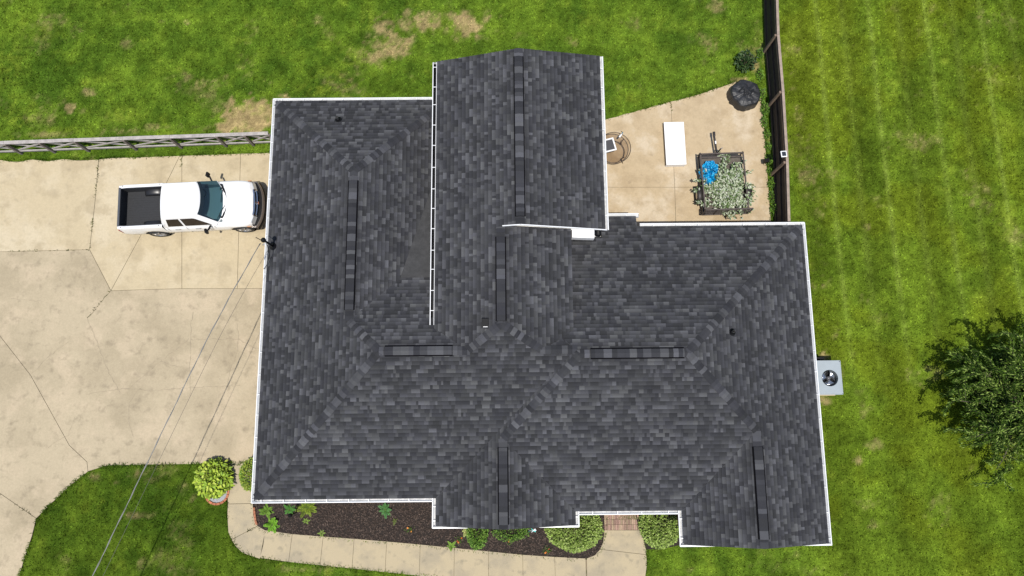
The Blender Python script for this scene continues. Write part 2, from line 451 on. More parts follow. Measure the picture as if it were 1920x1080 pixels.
# ------------------------------------------------------------------ ground sheet
def build_ground():
    xs = np.concatenate([[-400, -120, -50], np.arange(-27, 27.01, 0.12), [50, 120, 400]])
    ys = np.concatenate([[-400, -120, -40], np.arange(-11, 22.01, 0.12), [50, 120, 400]])
    X, Y = np.meshgrid(xs, ys)
    x, y = X.ravel(), Y.ravel()
    c, dry = lawn_colour(x, y)
    z = (fbm(x, y, 2.5, 3, 71) - 0.5) * 0.022 - 0.008
    for p in HARD:
        z[inside(p, x, y)] = -0.05
    nx, ny = len(xs), len(ys)
    idx = np.arange(nx * ny).reshape(ny, nx)
    quads = np.stack([idx[:-1, :-1], idx[:-1, 1:], idx[1:, 1:], idx[1:, :-1]], -1).reshape(-1, 4)
    me = bpy.data.meshes.new('lawn')
    me.vertices.add(len(x))
    me.vertices.foreach_set('co', np.stack([x, y, z], -1).astype(np.float32).ravel())
    me.loops.add(quads.size)
    me.loops.foreach_set('vertex_index', quads.astype(np.int32).ravel())
    me.polygons.add(len(quads))
    me.polygons.foreach_set('loop_start', np.arange(0, quads.size, 4, dtype=np.int32))
    me.update(calc_edges=True)
    a = me.color_attributes.new('tone', 'FLOAT_COLOR', 'POINT')
    arr = np.ones((len(x), 4), dtype=np.float32)
    arr[:, :3] = c * 0.8
    a.data.foreach_set('color', arr.ravel())
    me.materials.append(M_LAWN)
    o = bpy.data.objects.new('lawn', me)
    COL.objects.link(o)
    struct(o)
    # grass blades
    N = 400000
    x = RNG.uniform(-25, 25, N)
    y = RNG.uniform(-8, 20, N)
    keep = (np.abs(x) < 20.5 + (y + 6.2) * 0.14) & (y < 19.3) & (y > -7.3)
    x, y = x[keep], y[keep]
    # tussocks: pull blades towards jittered centres
    cl = 0.16
    cx = (np.floor(x / cl) + 0.5 + (_hash(np.floor(x / cl), np.floor(y / cl), 5) - 0.5)) * cl
    cy = (np.floor(y / cl) + 0.5 + (_hash(np.floor(x / cl), np.floor(y / cl), 6) - 0.5)) * cl
    x = x * 0.6 + cx * 0.4
    y = y * 0.6 + cy * 0.4
    bad = np.zeros(len(x), bool)
    for p in HARD:
        bad |= inside(p, x, y)
    x, y = x[~bad], y[~bad]
    c, dry = lawn_colour(x, y)
    keep = RNG.random(len(x)) > dry * 0.75
    x, y, c, dry = x[keep], y[keep], c[keep], dry[keep]
    n = len(x)
    az = RNG.uniform(0, 2 * math.pi, n)
    el = RNG.uniform(R(15), R(62), n)
    L = RNG.uniform(0.045, 0.095, n) * (0.8 + 0.5 * fbm(x, y, 1.6, 2, 81))
    W = RNG.uniform(0.012, 0.028, n)
    dx, dy = np.cos(az), np.sin(az)
    V = np.zeros((n, 3, 3))
    z0 = (fbm(x, y, 2.5, 3, 71) - 0.5) * 0.022 - 0.012
    V[:, 0] = np.stack([x - dy * W, y + dx * W, z0], -1)
    V[:, 1] = np.stack([x + dy * W, y - dx * W, z0], -1)
    V[:, 2] = np.stack([x + dx * np.cos(el) * L, y + dy * np.cos(el) * L, z0 + np.sin(el) * L], -1)
    br = RNG.choice([.45, .7, .95, 1.25, 1.65], n) * RNG.uniform(.85, 1.15, n)
    CC = c * br[:, None]
    CC = CC + RNG.uniform(-0.01, 0.012, (n, 1)) * np.array([1.0, 0.9, 0.0])
    CC = np.clip(np.repeat(CC[:, None, :], 3, 1), 0.004, 1).reshape(-1, 3)
    g = np_mesh('grass', V.reshape(-1, 3), 3, M_GRASS, colors=CC)
    tag(g, 'short mown green grass covering the yard', 'grass', kind='stuff')
    # ragged tufts creeping over the paving edges
    px_, py_, dx_, dy_ = [], [], [], []
    for poly in (DRIVE, WALKP, PATIO):
        q = ccw(poly)
        for i in range(len(q)):
            a, b = np.array(q[i]), np.array(q[(i + 1) % len(q)])
            L = np.linalg.norm(b - a)
            m = int(L * 130)
            if m == 0: continue
            t = RNG.random(m)
            nrmv = np.array([(b - a)[1], -(b - a)[0]]) / L
            w = RNG.normal(0.03, 0.045, m)
            pts = a + (b - a) * t[:, None] + nrmv * w[:, None]
            gate = vnoise(pts[:, 0], pts[:, 1], 1.8, 7) * 0.5 + vnoise(pts[:, 0], pts[:, 1], 5.0, 8) * 0.5
            ok = gate + RNG.uniform(-.12, .12, m) > 0.42
            pts = pts[ok]
            px_.append(pts[:, 0]); py_.append(pts[:, 1]); dx_.append(np.full(len(pts), -nrmv[0])); dy_.append(np.full(len(pts), -nrmv[1]))
    n_edge0 = sum(len(q) for q in px_)
    for line, dens in ((((185, 300), (178, 380), (168, 468)), 36), (((208, 545), (163, 595)), 14), (((0, 472), (168, 468)), 10), (((0, 925), (68, 972)), 14), (((434, 1012), (483, 986)), 60), (((341, 292), (341, 312)), 50), (((1258, 190), (1259, 215)), 30)):
        q = poly_px(line)
        for i in range(len(q) - 1):
            a, b = np.array(q[i]), np.array(q[i + 1])
            m = int(np.linalg.norm(b - a) * dens)
            t = RNG.random(m)
            pts = a + (b - a) * t[:, None] + RNG.normal(0, .012, (m, 2))
            pts = pts[vnoise(pts[:, 0], pts[:, 1], 3.0, 9) > .35]
            an = RNG.uniform(0, 6.28, len(pts))
            px_.append(pts[:, 0]); py_.append(pts[:, 1]); dx_.append(np.cos(an)); dy_.append(np.sin(an))
    x, y = np.concatenate(px_), np.concatenate(py_)
    ex, ey = np.concatenate(dx_), np.concatenate(dy_)
    bad = inside(HOUSE_FP, x, y) | inside(BED, x, y) | inside(BED2, x, y)
    n_edge = int((~bad[:n_edge0]).sum())
    x, y, ex, ey = x[~bad], y[~bad], ex[~bad], ey[~bad]
    c, dry = lawn_colour(x, y)
    n = len(x)
    az = np.arctan2(ey, ex) + RNG.normal(0, .8, n)
    el = RNG.uniform(R(20), R(55), n)
    L = RNG.uniform(.05, .13, n)
    W = RNG.uniform(.008, .018, n)
    dx, dy = np.cos(az), np.sin(az)
    V = np.zeros((n, 3, 3))
    z0 = np.full(n, 0.02)
    V[:, 0] = np.stack([x - dy * W, y + dx * W, z0], -1)
    V[:, 1] = np.stack([x + dy * W, y - dx * W, z0], -1)
    V[:, 2] = np.stack([x + dx * np.cos(el) * L, y + dy * np.cos(el) * L, z0 + np.sin(el) * L + .02], -1)
    c[n_edge:] = c[n_edge:] * np.array([.75, .55, .8])
    CC = np.repeat((c * RNG.uniform(.5, 1.3, (n, 1)))[:, None, :], 3, 1).reshape(-1, 3)
    e = np_mesh('edge_grass', V.reshape(-1, 3), 3, M_GRASS, colors=CC)
    tag(e, 'ragged grass tufts creeping over the edges of the paving', 'grass', kind='stuff')

# ------------------------------------------------------------------ paving: every slab its own piece
def inset(poly, d):
    n = len(poly)
    area = sum(poly[i][0] * poly[(i + 1) % n][1] - poly[(i + 1) % n][0] * poly[i][1] for i in range(n))
    sg = 1 if area > 0 else -1
    out = []
    for i in range(n):
        p0, p1, p2 = Vector(poly[i - 1][:2]), Vector(poly[i][:2]), Vector(poly[(i + 1) % n][:2])
        a, b = (p1 - p0).normalized(), (p2 - p1).normalized()
        na, nb = Vector((-a.y, a.x)) * sg, Vector((-b.y, b.x)) * sg
        m = (na + nb)
        l = m.length_squared
        m = m * (2.0 / l) if l > 0.3 else na
        out.append(tuple(p1 + m * d))
    return out
def ccw(poly):
    n = len(poly)
    a = sum(poly[i][0] * poly[(i + 1) % n][1] - poly[(i + 1) % n][0] * poly[i][1] for i in range(n))
    return poly if a > 0 else poly[::-1]
def slab(px, z, material, parent, name='slab', gap=0.009, wob=0.0):
    pl = poly_px(px, z)
    pl = ccw(inset(pl, gap))
    return MB().prism(pl, 0.004, z, cap_bottom=False).build(name, material, parent)
def ribbon(px, w, z, material, parent, name='crack', jag=0.03, seed=1):
    """a crack: thin uneven strip following a broken line"""
    rr = random.Random(seed)
    pts = [Vector(P2(a, b, z)) for a, b in px]
    fine = []
    for i in range(len(pts) - 1):
        L = (pts[i + 1] - pts[i]).length
        n = max(2, int(L / 0.12))
        for k in range(n):
            q = pts[i].lerp(pts[i + 1], k / n)
            fine.append(q + Vector((rr.uniform(-jag, jag), rr.uniform(-jag, jag))))
    fine.append(pts[-1])
    vs, fs = [], []
    for i, q in enumerate(fine):
        d = (fine[min(i + 1, len(fine) - 1)] - fine[max(i - 1, 0)]).normalized()
        s = Vector((-d.y, d.x)) * w * rr.uniform(0.35, 1.0)
        vs += [(q.x + s.x, q.y + s.y, z), (q.x - s.x, q.y - s.y, z)]
    for i in range(len(fine) - 1):
        fs.append((2 * i, 2 * i + 1, 2 * i + 3, 2 * i + 2))
    return MB().add(vs, fs).build(name, material, parent)

def build_paving():
    d = struct(MB().prism(ccw(inset(DRIVE, 0.05)), -0.04, 0.006, cap_bottom=False).build('driveway', M_JOINT))
    Z = 0.03
    rag = lambda pts, s, a=1.6: [(x + random.Random(s + i).uniform(-a, a), y + random.Random(s + i + 50).uniform(-a, a)) for i, (x, y) in enumerate(pts)]
    top = [(-140, 303), (-60, 302), (0, 301), (30, 303), (60, 300), (90, 302), (120, 299), (150, 302), (185, 299)]
    slab(rag(top[:-1], 3) + [(185, 299), (178, 380), (168, 468), (0, 472), (-140, 476)], Z, M_CONC_NEW, d)
    slab([(185, 299), (210, 296), (260, 295), (337, 292), (262, 445), (208, 545), (168, 468), (178, 380)], Z, M_CONC_NEW, d)
    slab([(337, 292), (341, 292), (341, 541), (208, 545), (262, 445)], Z, M_CONC_NEW, d)
    slab([(341, 292), (395, 290), (451, 288), (445, 541), (341, 541)], Z, M_CONC_NEW, d)
    slab([(451, 288), (560, 285), (560, 540), (445, 541)], Z, M_CONC_NEW, d)
    # older lower pad
    slab([(-140, 476), (0, 472), (168, 468), (208, 545), (341, 541), (445, 541), (560, 540), (560, 868), (425, 869), (370, 870), (250, 872), (200, 873), (165, 884), (163, 866), (130, 835), (57, 703), (0, 630)], Z - 0.003, M_CONC_OLD, d)
    ribbon([(208, 545), (192, 562), (178, 580), (163, 596)], 0.016, Z + .001, M_JOINT, d, seed=90)
    slab([(-140, 476), (0, 630), (57, 703), (130, 835), (163, 866), (165, 884), (130, 912), (95, 945), (68, 972), (0, 925), (-140, 840)], Z - 0.003, M_CONC_OLD, d)
    slab([(-140, 840), (0, 925), (68, 972), (60, 1005), (45, 1050), (33, 1090), (20, 1140), (-140, 1140)], Z - 0.003, M_CONC_OLD, d)
    zc = Z + 0.002
    cr = [[(163, 597), (175, 625), (190, 665), (205, 700), (225, 735)], [(355, 635), (330, 655), (300, 678), (285, 692), (262, 710), (240, 730)], [(357, 637), (400, 636), (445, 635), (470, 650), (480, 655)],
          [(363, 585), (358, 610), (357, 640), (357, 665), (355, 690), (357, 740)], [(445, 605), (447, 635), (443, 665), (432, 690), (425, 720)], [(300, 678), (320, 685), (355, 690)], [(160, 740), (200, 733), (240, 728), (280, 733), (330, 728), (450, 723)],
          [(270, 720), (255, 738), (243, 755), (240, 775), (243, 795), (250, 820)], [(55, 705), (90, 670), (130, 640)], [(20, 560), (50, 562), (80, 565)], [(140, 782), (128, 815), (110, 825), (90, 840)]]
    for i, c in enumerate(cr):
        ribbon(c, 0.010, zc, M_CRACK, d, seed=i)
    # walkway
    w = struct(MB().prism(ccw(inset(WALKP, 0.05)), -0.04, 0.008, cap_bottom=False).build('walkway', M_JOINT))
    ZW = 0.045
    slab([(425, 868), (470, 866), (520, 866), (520, 888), (426, 890)], ZW, M_CONC_WALK, w, gap=0.008)
    slab([(426, 890), (520, 888), (520, 943), (474, 944), (427, 945)], ZW, M_CONC_WALK, w, gap=0.008)
    slab([(427, 945), (474, 944), (475, 965), (478, 978), (483, 986), (434, 1012), (428, 998), (426, 965)], ZW, M_CONC_WALK, w, gap=0.008)
    slab([(434, 1012), (483, 986), (497, 994), (494, 1022), (487, 1048), (455, 1037), (443, 1026)], ZW, M_CONC_WALK, w, gap=0.008)
    def arc(pts, t):
        x = t
        for i in range(len(pts) - 1):
            if pts[i][0] <= x <= pts[i + 1][0]:
                k = (x - pts[i][0]) / (pts[i + 1][0] - pts[i][0])
                return (x, pts[i][1] + k * (pts[i + 1][1] - pts[i][1]))
    cuts_in = [497, 548, 606, 664, 725, 788, 852, 916, 980, 1040, 1098]
    cuts_out = [487, 541, 600, 660, 722, 786, 851, 916, 981, 1042, 1100]
    win = [q for q in WALK_IN if q[0] > 484]
    wout = [q for q in WALK_OUT if q[1] > 1040]
    for i in range(len(cuts_in) - 1):
        a, b = arc(win, cuts_in[i]), arc(win, cuts_in[i + 1])
        c, e = arc(wout, cuts_out[i + 1]), arc(wout, cuts_out[i])
        slab([a, b, c, e], ZW, M_CONC_WALK, w, gap=0.007)
    slab([(1100, 1047), (1115, 1041), (1125, 1030), (1212, 1040), (1213, 1060), (1205, 1118), (1101, 1111)], ZW, M_CONC_WALK, w, gap=0.007)
    slab([(1125, 1030), (1131, 1016), (1133, 994), (1199, 994), (1206, 1010), (1212, 1033), (1212, 1040)], ZW, M_CONC_WALK, w, gap=0.007)
    # brick landing in front of the door
    x0, x1 = P2(1133, 985)[0], P2(1199, 985)[0]
    y0 = P2(1133, 994)[1]
    row = 0
    bp = struct(MB().prism([(x0, y0), (x1, y0), (x1, -2.95), (x0, -2.95)], -0.04, 0.012, cap_bottom=False).build('brick_landing', M_JOINT))
    y = y0 + 0.006
    rr = random.Random(4)
    while y < -3.0:
        x = x0 + 0.004
        while x + 0.066 < x1:
            t = rr.uniform(0.7, 1.25)
            c = (0.32 * t, 0.225 * t * rr.uniform(.9, 1.1), 0.165 * t)
            b = MB()
            b.box((x + 0.033, y + 0.10, 0.03 + rr.uniform(-.003, .003)), (0.064, 0.198, 0.05), rr.uniform(-.01, .01), col=c)
            b.build('brick', M_BRICK, bp, attr=True)
            x += 0.0715
        y += 0.208
        row += 1
    # patio
    p = struct(MB().prism(ccw(inset(PATIO, 0.05)), -0.04, 0.006, cap_bottom=False).build('patio', M_JOINT))
    edge_nw = [(1110, 232), (1142, 222), (1156, 219), (1170, 214), (1185, 211), (1200, 206), (1214, 203), (1228, 198), (1240, 196), (1258, 190)]
    edge_ne = [(1258, 190), (1270, 188), (1282, 184), (1296, 181), (1310, 177), (1325, 172), (1340, 166), (1353, 163), (1365, 158), (1380, 153), (1396, 151), (1410, 155), (1421, 164), (1428, 185), (1431, 215), (1437, 300), (1441, 351)]
    slab(edge_nw + [(1265, 351), (1110, 351)], 0.03, M_CONC_PATIO, p, gap=0.007)
    slab(edge_ne + [(1265, 351)], 0.03, M_CONC_PATIO, p, gap=0.009)
    slab([(1110, 351), (1265, 351), (1269, 470), (1110, 470)], 0.03, M_CONC_PATIO, p, gap=0.009)
    slab([(1265, 351), (1441, 351), (1446, 420), (1448, 470), (1269, 470)], 0.03, M_CONC_PATIO, p, gap=0.009)
    # mulch bed
    b = struct(MB().prism(ccw(BED), -0.04, 0.012, cap_bottom=False).build('mulch_bed', M_MULCH))
    n = 21000
    x = RNG.uniform(-11, 5.5, n); y = RNG.uniform(-6.2, -2.6, n)
    k = inside(BED, x, y) & ~inside(HOUSE_FP, x, y)
    x, y = x[k], y[k]
    n = len(x)
    az = RNG.uniform(0, 2 * math.pi, n); el = RNG.uniform(-.5, .5, n); L = RNG.uniform(.025, .075, n); W = RNG.uniform(.006, .016, n)
    dx, dy = np.cos(az), np.sin(az)
    z = RNG.uniform(.015, .05, n)
    V = np.zeros((n, 4, 3))
    W = W * 1.3
    ro = RNG.uniform(-.6, .6, n) * W
    for i, (a, s) in enumerate(((-1, -1), (1, -1), (1, 1), (-1, 1))):
        V[:, i] = np.stack([x + a * dx * L * .5 - s * dy * W, y + a * dy * L * .5 + s * dx * W, z + a * el * L * .5 + s * ro], -1)
    t = RNG.uniform(.6, 1.35, n) * np.where(RNG.random(n) < .03, 1.8, 1.0)
    C = np.array([.078, .058, .048])[None] * t[:, None]
    ch = np_mesh('mulch_chips', V.reshape(-1, 3), 4, M_CHIP, b, np.repeat(C, 4, 0))
    stuff(ch)
    struct(MB().prism(ccw(BED2), -0.04, 0.012, cap_bottom=False).build('soil_bed', M_MULCH))
build_ground()
build_paving()

# ------------------------------------------------------------------ the house
E0 = 2.75
house = thing('house', 'single-storey house with dark grey shingled hip and gable roofs and white gutters', 'house', (0.5, 3.5, 0))

# roof planes z = a x + b y + c
def west(x0, p, z=E0): return (p, 0, z - p * x0)
def eastp(x0, p, z=E0): return (-p, 0, z + p * x0)
def south(y0, p, z=E0): return (0, p, z - p * y0)
def north(y0, p, z=E0): return (0, -p, z + p * y0)
pW = west(-9.37, 0.343)
pNw = north(12.25, 0.355)
pEw = eastp(-2.23, 0.343)
pS = south(-3.20, 0.31)
pNm = north(2.06, 0.36, 4.3806)
pWb = west(-2.87, 0.32)
pSb = south(-3.70, 0.30)
pEb = eastp(11.30, 0.325)
pNb = north(7.00, 0.33)
pE1 = eastp(2.35, 0.3033)
pW2 = west(5.93, 0.325)
pWC = west(-2.85, 0.24, 4.06)
pEC = (-0.2, 0, 4.66 - 0.2 * 0.35)
pED = (-0.264, 0, 4.828 + 0.264 * 0.35)
# bodies: planes whose minimum is the surface, and footprint (x0, x1, y0, y1)
BODIES = [
    ([pW, pNw, pEw], (-9.26, -2.0, 2.0, 12.14)),
    ([pW, pS, pNm], (-9.26, 2.2, -3.09, 8.0)),
    ([pWb, pSb, pEb, pNb], (-2.76, 11.19, -3.59, 6.89)),
    ([pNb], (2.2, 4.85, 6.5, 7.34)),
    ([pWb, pE1], (-2.76, 2.24, -4.06, 2.0)),
    ([pW2, pEb], (6.04, 11.19, -4.76, 2.0)),
    ([pWC, pEC, pS], (-2.74, 2.2, 2.06, 6.45)),
    ([pWC, pED], (-2.74, 3.47, 6.45, 13.40)),
]
def clip(poly, a, b, c):
    """keep a x + b y + c >= 0"""
    out = []
    n = len(poly)
    for i in range(n):
        p, q = poly[i], poly[(i + 1) % n]
        dp, dq = a * p[0] + b * p[1] + c, a * q[0] + b * q[1] + c
        if dp >= 0:
            out.append(p)
        if (dp > 0 and dq < 0) or (dp < 0 and dq > 0):
            t = dp / (dp - dq)
            out.append((p[0] + t * (q[0] - p[0]), p[1] + t * (q[1] - p[1])))
    return out
def parea(p):
    return 0.5 * sum(p[i][0] * p[(i + 1) % len(p)][1] - p[(i + 1) % len(p)][0] * p[i][1] for i in range(len(p)))
def rect(f):
    return [(f[0], f[2]), (f[1], f[2]), (f[1], f[3]), (f[0], f[3])]
FACES = []     # (plane, convex polygon)
for k, (pls, fp) in enumerate(BODIES):
    for i, pl in enumerate(pls):
        poly = rect(fp)
        if k == 7:                                   # the rear gable end runs slightly out of square
            poly = clip(poly, 0.036, -1.0, 13.18 - 0.036 * 0.35)
        for m, q in enumerate(pls):
            if m != i:
                poly = clip(poly, q[0] - pl[0], q[1] - pl[1], q[2] - pl[2])
                if len(poly) < 3: break
        if len(poly) < 3: continue
        pieces = [poly]
        for j, (pj, fj) in enumerate(BODIES):
            if j == k: continue
            hp = [(1, 0, -fj[0]), (-1, 0, fj[1]), (0, 1, -fj[2]), (0, -1, fj[3])]
            dead = False
            for q in pj:
                d = (q[0] - pl[0], q[1] - pl[1], q[2] - pl[2])
                if max(abs(t) for t in d) < 1e-6:
                    if j > k: dead = True
                    continue
                hp.append(d)
            if dead: continue
            nxt = []
            for pc in pieces:
                cur = pc
                for (a, b, c) in hp:
                    o = clip(cur, -a, -b, -c)
                    if len(o) >= 3 and abs(parea(o)) > 1e-5: nxt.append(o)
                    cur = clip(cur, a, b, c)
                    if len(cur) < 3 or abs(parea(cur)) < 1e-5:
                        cur = None
                        break
            pieces = nxt
        FACES += [(pl, pc) for pc in pieces if abs(parea(pc)) > 1e-4]
def zat(pl, x, y):
    return pl[0] * x + pl[1] * y + pl[2]
def roof_z(x, y):
    z = -9
    for pls, f in BODIES:
        if f[0] <= x <= f[1] and f[2] <= y <= f[3]:
            z = max(z, min(zat(q, x, y) for q in pls))
    return z

PAL = [(.0265, .0272, .0300), (.0325, .0332, .0365), (.040, .041, .0445), (.049, .050, .0540), (.061, .0622, .0665), (.076, .0775, .082)]
PW = [.17, .22, .22, .19, .13, .07]
def tone(rr):
    c = rr.choices(PAL, PW)[0]
    t = rr.uniform(.99, 1.15)
    return (c[0] * t, c[1] * t, c[2] * t * rr.uniform(.97, 1.06))

def tone2(rr):
    c = rr.choice([PAL[0], PAL[0], PAL[1], PAL[2], PAL[4], PAL[5]])
    t = rr.uniform(.85, 1.15)
    return (c[0] * t, c[1] * t, c[2] * t * rr.uniform(1.0, 1.08))

def build_roof():
    deck = MB()
    for pl, pc in FACES:
        deck.add([(x, y, zat(pl, x, y) - 0.02) for x, y in pc], [tuple(range(len(pc)))])
        n = len(pc)
    roof = deck.build('roof', M_DECK, house)
    planes = {}
    for pl, pc in FACES:
        planes.setdefault(pl, []).append(pc)
    tabs = []
    for pi, (pl, pcs) in enumerate(planes.items()):
        rr = random.Random(100 + pi)
        ax = 0 if abs(pl[0]) > 1e-9 else 1           # slope axis
        sg = 1 if pl[ax] > 0 else -1                # up-slope direction
        slope = abs(pl[ax])
        exp_ = 0.1435 / math.sqrt(1 + slope * slope)
        S = [sg * q[ax] for pc in pcs for q in pc]
        U = [q[1 - ax] for pc in pcs for q in pc]
        s, s1, u0, u1 = min(S), max(S), min(U), max(U)
        while s < s1:
            u = u0 - rr.uniform(0, .3)
            prev = None
            while u < u1:
                w = rr.choice((.08, .10, .13, .15, .18, .21, .25, .30)) * rr.uniform(.9, 1.1)
                col = tone(rr)
                lift = rr.choice((0.0, 0.0, 0.005))
                a, b = (s, s + exp_), (u, u + w)
                for pc in pcs:
                    q = pc
                    for h in ((ax, sg, -a[0]), (ax, -sg, a[1]), (1 - ax, 1, -b[0]), (1 - ax, -1, b[1])):
                        q = clip(q, h[1] if h[0] == 0 else 0, h[1] if h[0] == 1 else 0, h[2])
                        if len(q) < 3: break
                    if len(q) >= 3 and abs(parea(q)) > 2e-4:
                        if parea(q) < 0: q = q[::-1]
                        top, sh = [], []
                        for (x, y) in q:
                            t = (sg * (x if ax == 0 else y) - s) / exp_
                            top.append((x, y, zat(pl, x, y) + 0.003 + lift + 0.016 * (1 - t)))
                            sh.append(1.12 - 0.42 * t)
                        tabs.append((abs(parea(q)), top, (col, sh)))
                u += w
            s += exp_
    tabs.sort(key=lambda t: -t[0])
    def mesh_of(mb, top, col):
        n = len(top)
        vs = top + [(x, y, z - 0.022) for x, y, z in top]
        fs = [tuple(range(n))] + [(n + i, n + (i + 1) % n, (i + 1) % n, i) for i in range(n)]
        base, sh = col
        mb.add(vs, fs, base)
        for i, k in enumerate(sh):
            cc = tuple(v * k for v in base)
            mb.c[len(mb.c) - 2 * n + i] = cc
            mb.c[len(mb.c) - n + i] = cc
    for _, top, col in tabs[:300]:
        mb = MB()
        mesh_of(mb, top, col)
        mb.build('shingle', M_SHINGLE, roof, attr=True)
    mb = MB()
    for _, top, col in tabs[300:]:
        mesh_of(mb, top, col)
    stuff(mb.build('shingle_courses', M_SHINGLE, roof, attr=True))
    # smooth roll-roofing cricket behind the taller wing
    A = (-4.08, 4.85); B = (-2.62, 4.85); C = (-2.78, 9.2)
    tri = [(x, y, max(zat(pEw, x, y), zat(pNm, x, y)) + 0.03) for x, y in (A, B, C)]
    MB().add(tri + [(x, y, z - 0.06) for x, y, z in tri], [(0, 1, 2), (0, 3, 4, 1), (1, 4, 5, 2), (2, 5, 3, 0)]).build('roof_cricket', M_MEMBRANE, house)

    # hip and ridge caps
    rr = random.Random(55)
    count = [0]
    def caps(p, q, pl1, pl2, half=0.15, exp_=0.145, parent=roof, lift=0.016, name='hip_cap'):
        p, q = Vector(p), Vector(q)
        if q.z < p.z: p, q = q, p
        d = (q - p); L = d.length; d.normalize()
        ns = [Vector((-pl[0], -pl[1], 1)).normalized() for pl in (pl1, pl2)]
        vv = []
        for n_ in ns:
            v = d.cross(n_).normalized()
            if v.z > 0: v = -v
            if abs(v.z) < 1e-5: v = d.cross(n_).normalized()
            vv.append(v)
        if vv[0].dot(vv[1]) > 0.3: vv[1] = -vv[1]
        s = 0.0
        while s < L - 0.03:
            e = exp_ * rr.uniform(.85, 1.2)
            e2 = min(s + e + 0.04, L)
            w = half * rr.uniform(.93, 1.05)
            up = Vector((0, 0, 1))
            rows = []
            for (t, hh) in ((s, lift + 0.020), (e2, lift + 0.004)):
                c = p + d * t + up * (hh + 0.008)
                rows.append([c + vv[0] * w - up * 0.010, c, c + vv[1] * w - up * 0.010])
            vs = rows[0] + rows[1]
            vs = vs + [v - up * 0.03 for v in vs]
            fs = [(0, 1, 4, 3), (1, 2, 5, 4), (0, 6, 7, 1), (1, 7, 8, 2), (0, 3, 9, 6), (2, 8, 11, 5)]
            o = MB().add(vs, fs, tone2(rr)).build(name, M_SHINGLE, parent, attr=True)
            count[0] += 1
            s += e
    def z3(pl, x, y): return (x, y, zat(pl, x, y))
    caps(z3(pW, -9.2, -3.02), z3(pW, -4.616, 2.06), pW, pS)
    caps(z3(pNm, -4.616, 2.06), (-5.8, 3.187, 3.975), pW, pNm)
    caps(z3(pW, -9.2, 12.06), (-5.8, 8.80, 3.975), pW, pNw)
    caps((-2.95, 11.55, 2.997), (-5.8, 8.80, 3.975), pEw, pNw)
    caps((-1.514, 2.06, 4.381), (-0.35, 2.961, 4.66), pWC, pS)
    caps((1.047, 2.06, 4.381), (-0.35, 2.961, 4.66), pEC, pS)
    caps((-0.33, -0.99, 3.563), (2.385, 1.905, 4.4315), pWb, pSb)
    caps((11.12, 6.81, zat(pEb, 11.12, 6.81)), (6.126, 1.905, 4.4315), pEb, pNb)
    caps((8.615, -0.791, 3.6226), (6.126, 1.905, 4.4315), pEb, pSb)
    # plain ridge runs beside the vents
    flat = [((-5.8, 3.187), (-5.8, 3.58), pW, pEw), ((-5.8, 8.42), (-5.8, 8.80), pW, pEw), ((-4.616, 2.06), (-4.42, 2.06), pS, pNm), ((-2.05, 2.06), (-1.45, 2.06), pS, pNm), ((1.0, 2.06), (2.3, 2.06), pS, pNm),
            ((2.385, 1.905), (2.75, 1.905), pSb, pNb), ((6.0, 1.905), (6.126, 1.905), pSb, pNb), ((-0.35, 2.961), (-0.35, 3.05), pWC, pEC), ((-0.35, 6.05), (-0.35, 6.42), pWC, pEC), ((0.35, 6.47), (0.35, 6.75), pWC, pED), ((0.35, 12.85), (0.35, 13.18), pWC, pED),
            ((-0.33, -1.3), (-0.33, -0.99), pWb, pE1), ((-0.33, -4.04), (-0.33, -3.9), pWb, pE1), ((8.615, -1.35), (8.615, -0.8), pW2, pEb), ((8.615, -4.74), (8.615, -4.45), pW2, pEb)]
    for a, b, p1, p2 in flat:
        caps(z3(p1, *a), z3(p1, b[0], b[1]), p1, p2, half=0.16, exp_=0.17)
    # raised ridge vents: black slotted body with cap shingles on top
    vents = [((-5.8, 3.58), (-5.8, 8.42), pW, pEw), ((-4.42, 2.06), (-2.05, 2.06), pS, pNm), ((2.75, 1.905), (6.0, 1.905), pSb, pNb), ((-0.35, 3.05), (-0.35, 6.05), pWC, pEC), ((0.35, 6.75), (0.35, 12.85), pWC, pED), ((-0.33, -3.9), (-0.33, -1.3), pWb, pE1), ((8.615, -4.45), (8.615, -1.35), pW2, pEb)]
    for a, b, p1, p2 in vents:
        A3, B3 = Vector(z3(p1, *a)), Vector(z3(p1, *b))
        d = (B3 - A3).normalized()
        side = Vector((-d.y, d.x, 0))
        def half_profile(w, h0, h1):
            pr = []
            for sgn in (-1, 1):
                t = side * sgn * w
                pl = p1 if zat(p1, A3.x + t.x, A3.y + t.y) < zat(p2, A3.x + t.x, A3.y + t.y) else p2
                pr.append((t, zat(pl, A3.x + t.x, A3.y + t.y) - A3.z))
            return pr
        (tl, dl), (tr, dr) = half_profile(0.19, 0, 0)
        def ring(c, h, k=1.0):
            return [c + tl * k + Vector((0, 0, dl * k + h)), c + Vector((0, 0, h)), c + tr * k + Vector((0, 0, dr * k + h))]
        vs = ring(A3, 0.062) + ring(B3, 0.062) + ring(A3, -0.01) + ring(B3, -0.01)
        v = MB().add(vs, [(0, 1, 4, 3), (1, 2, 5, 4), (0, 3, 9, 6), (2, 8, 11, 5), (0, 6, 7, 1), (1, 7, 8, 2), (3, 4, 10, 9), (4, 5, 11, 10)]).build('ridge_vent', M_VENT, house)
        L = (B3 - A3).length
        s = 0
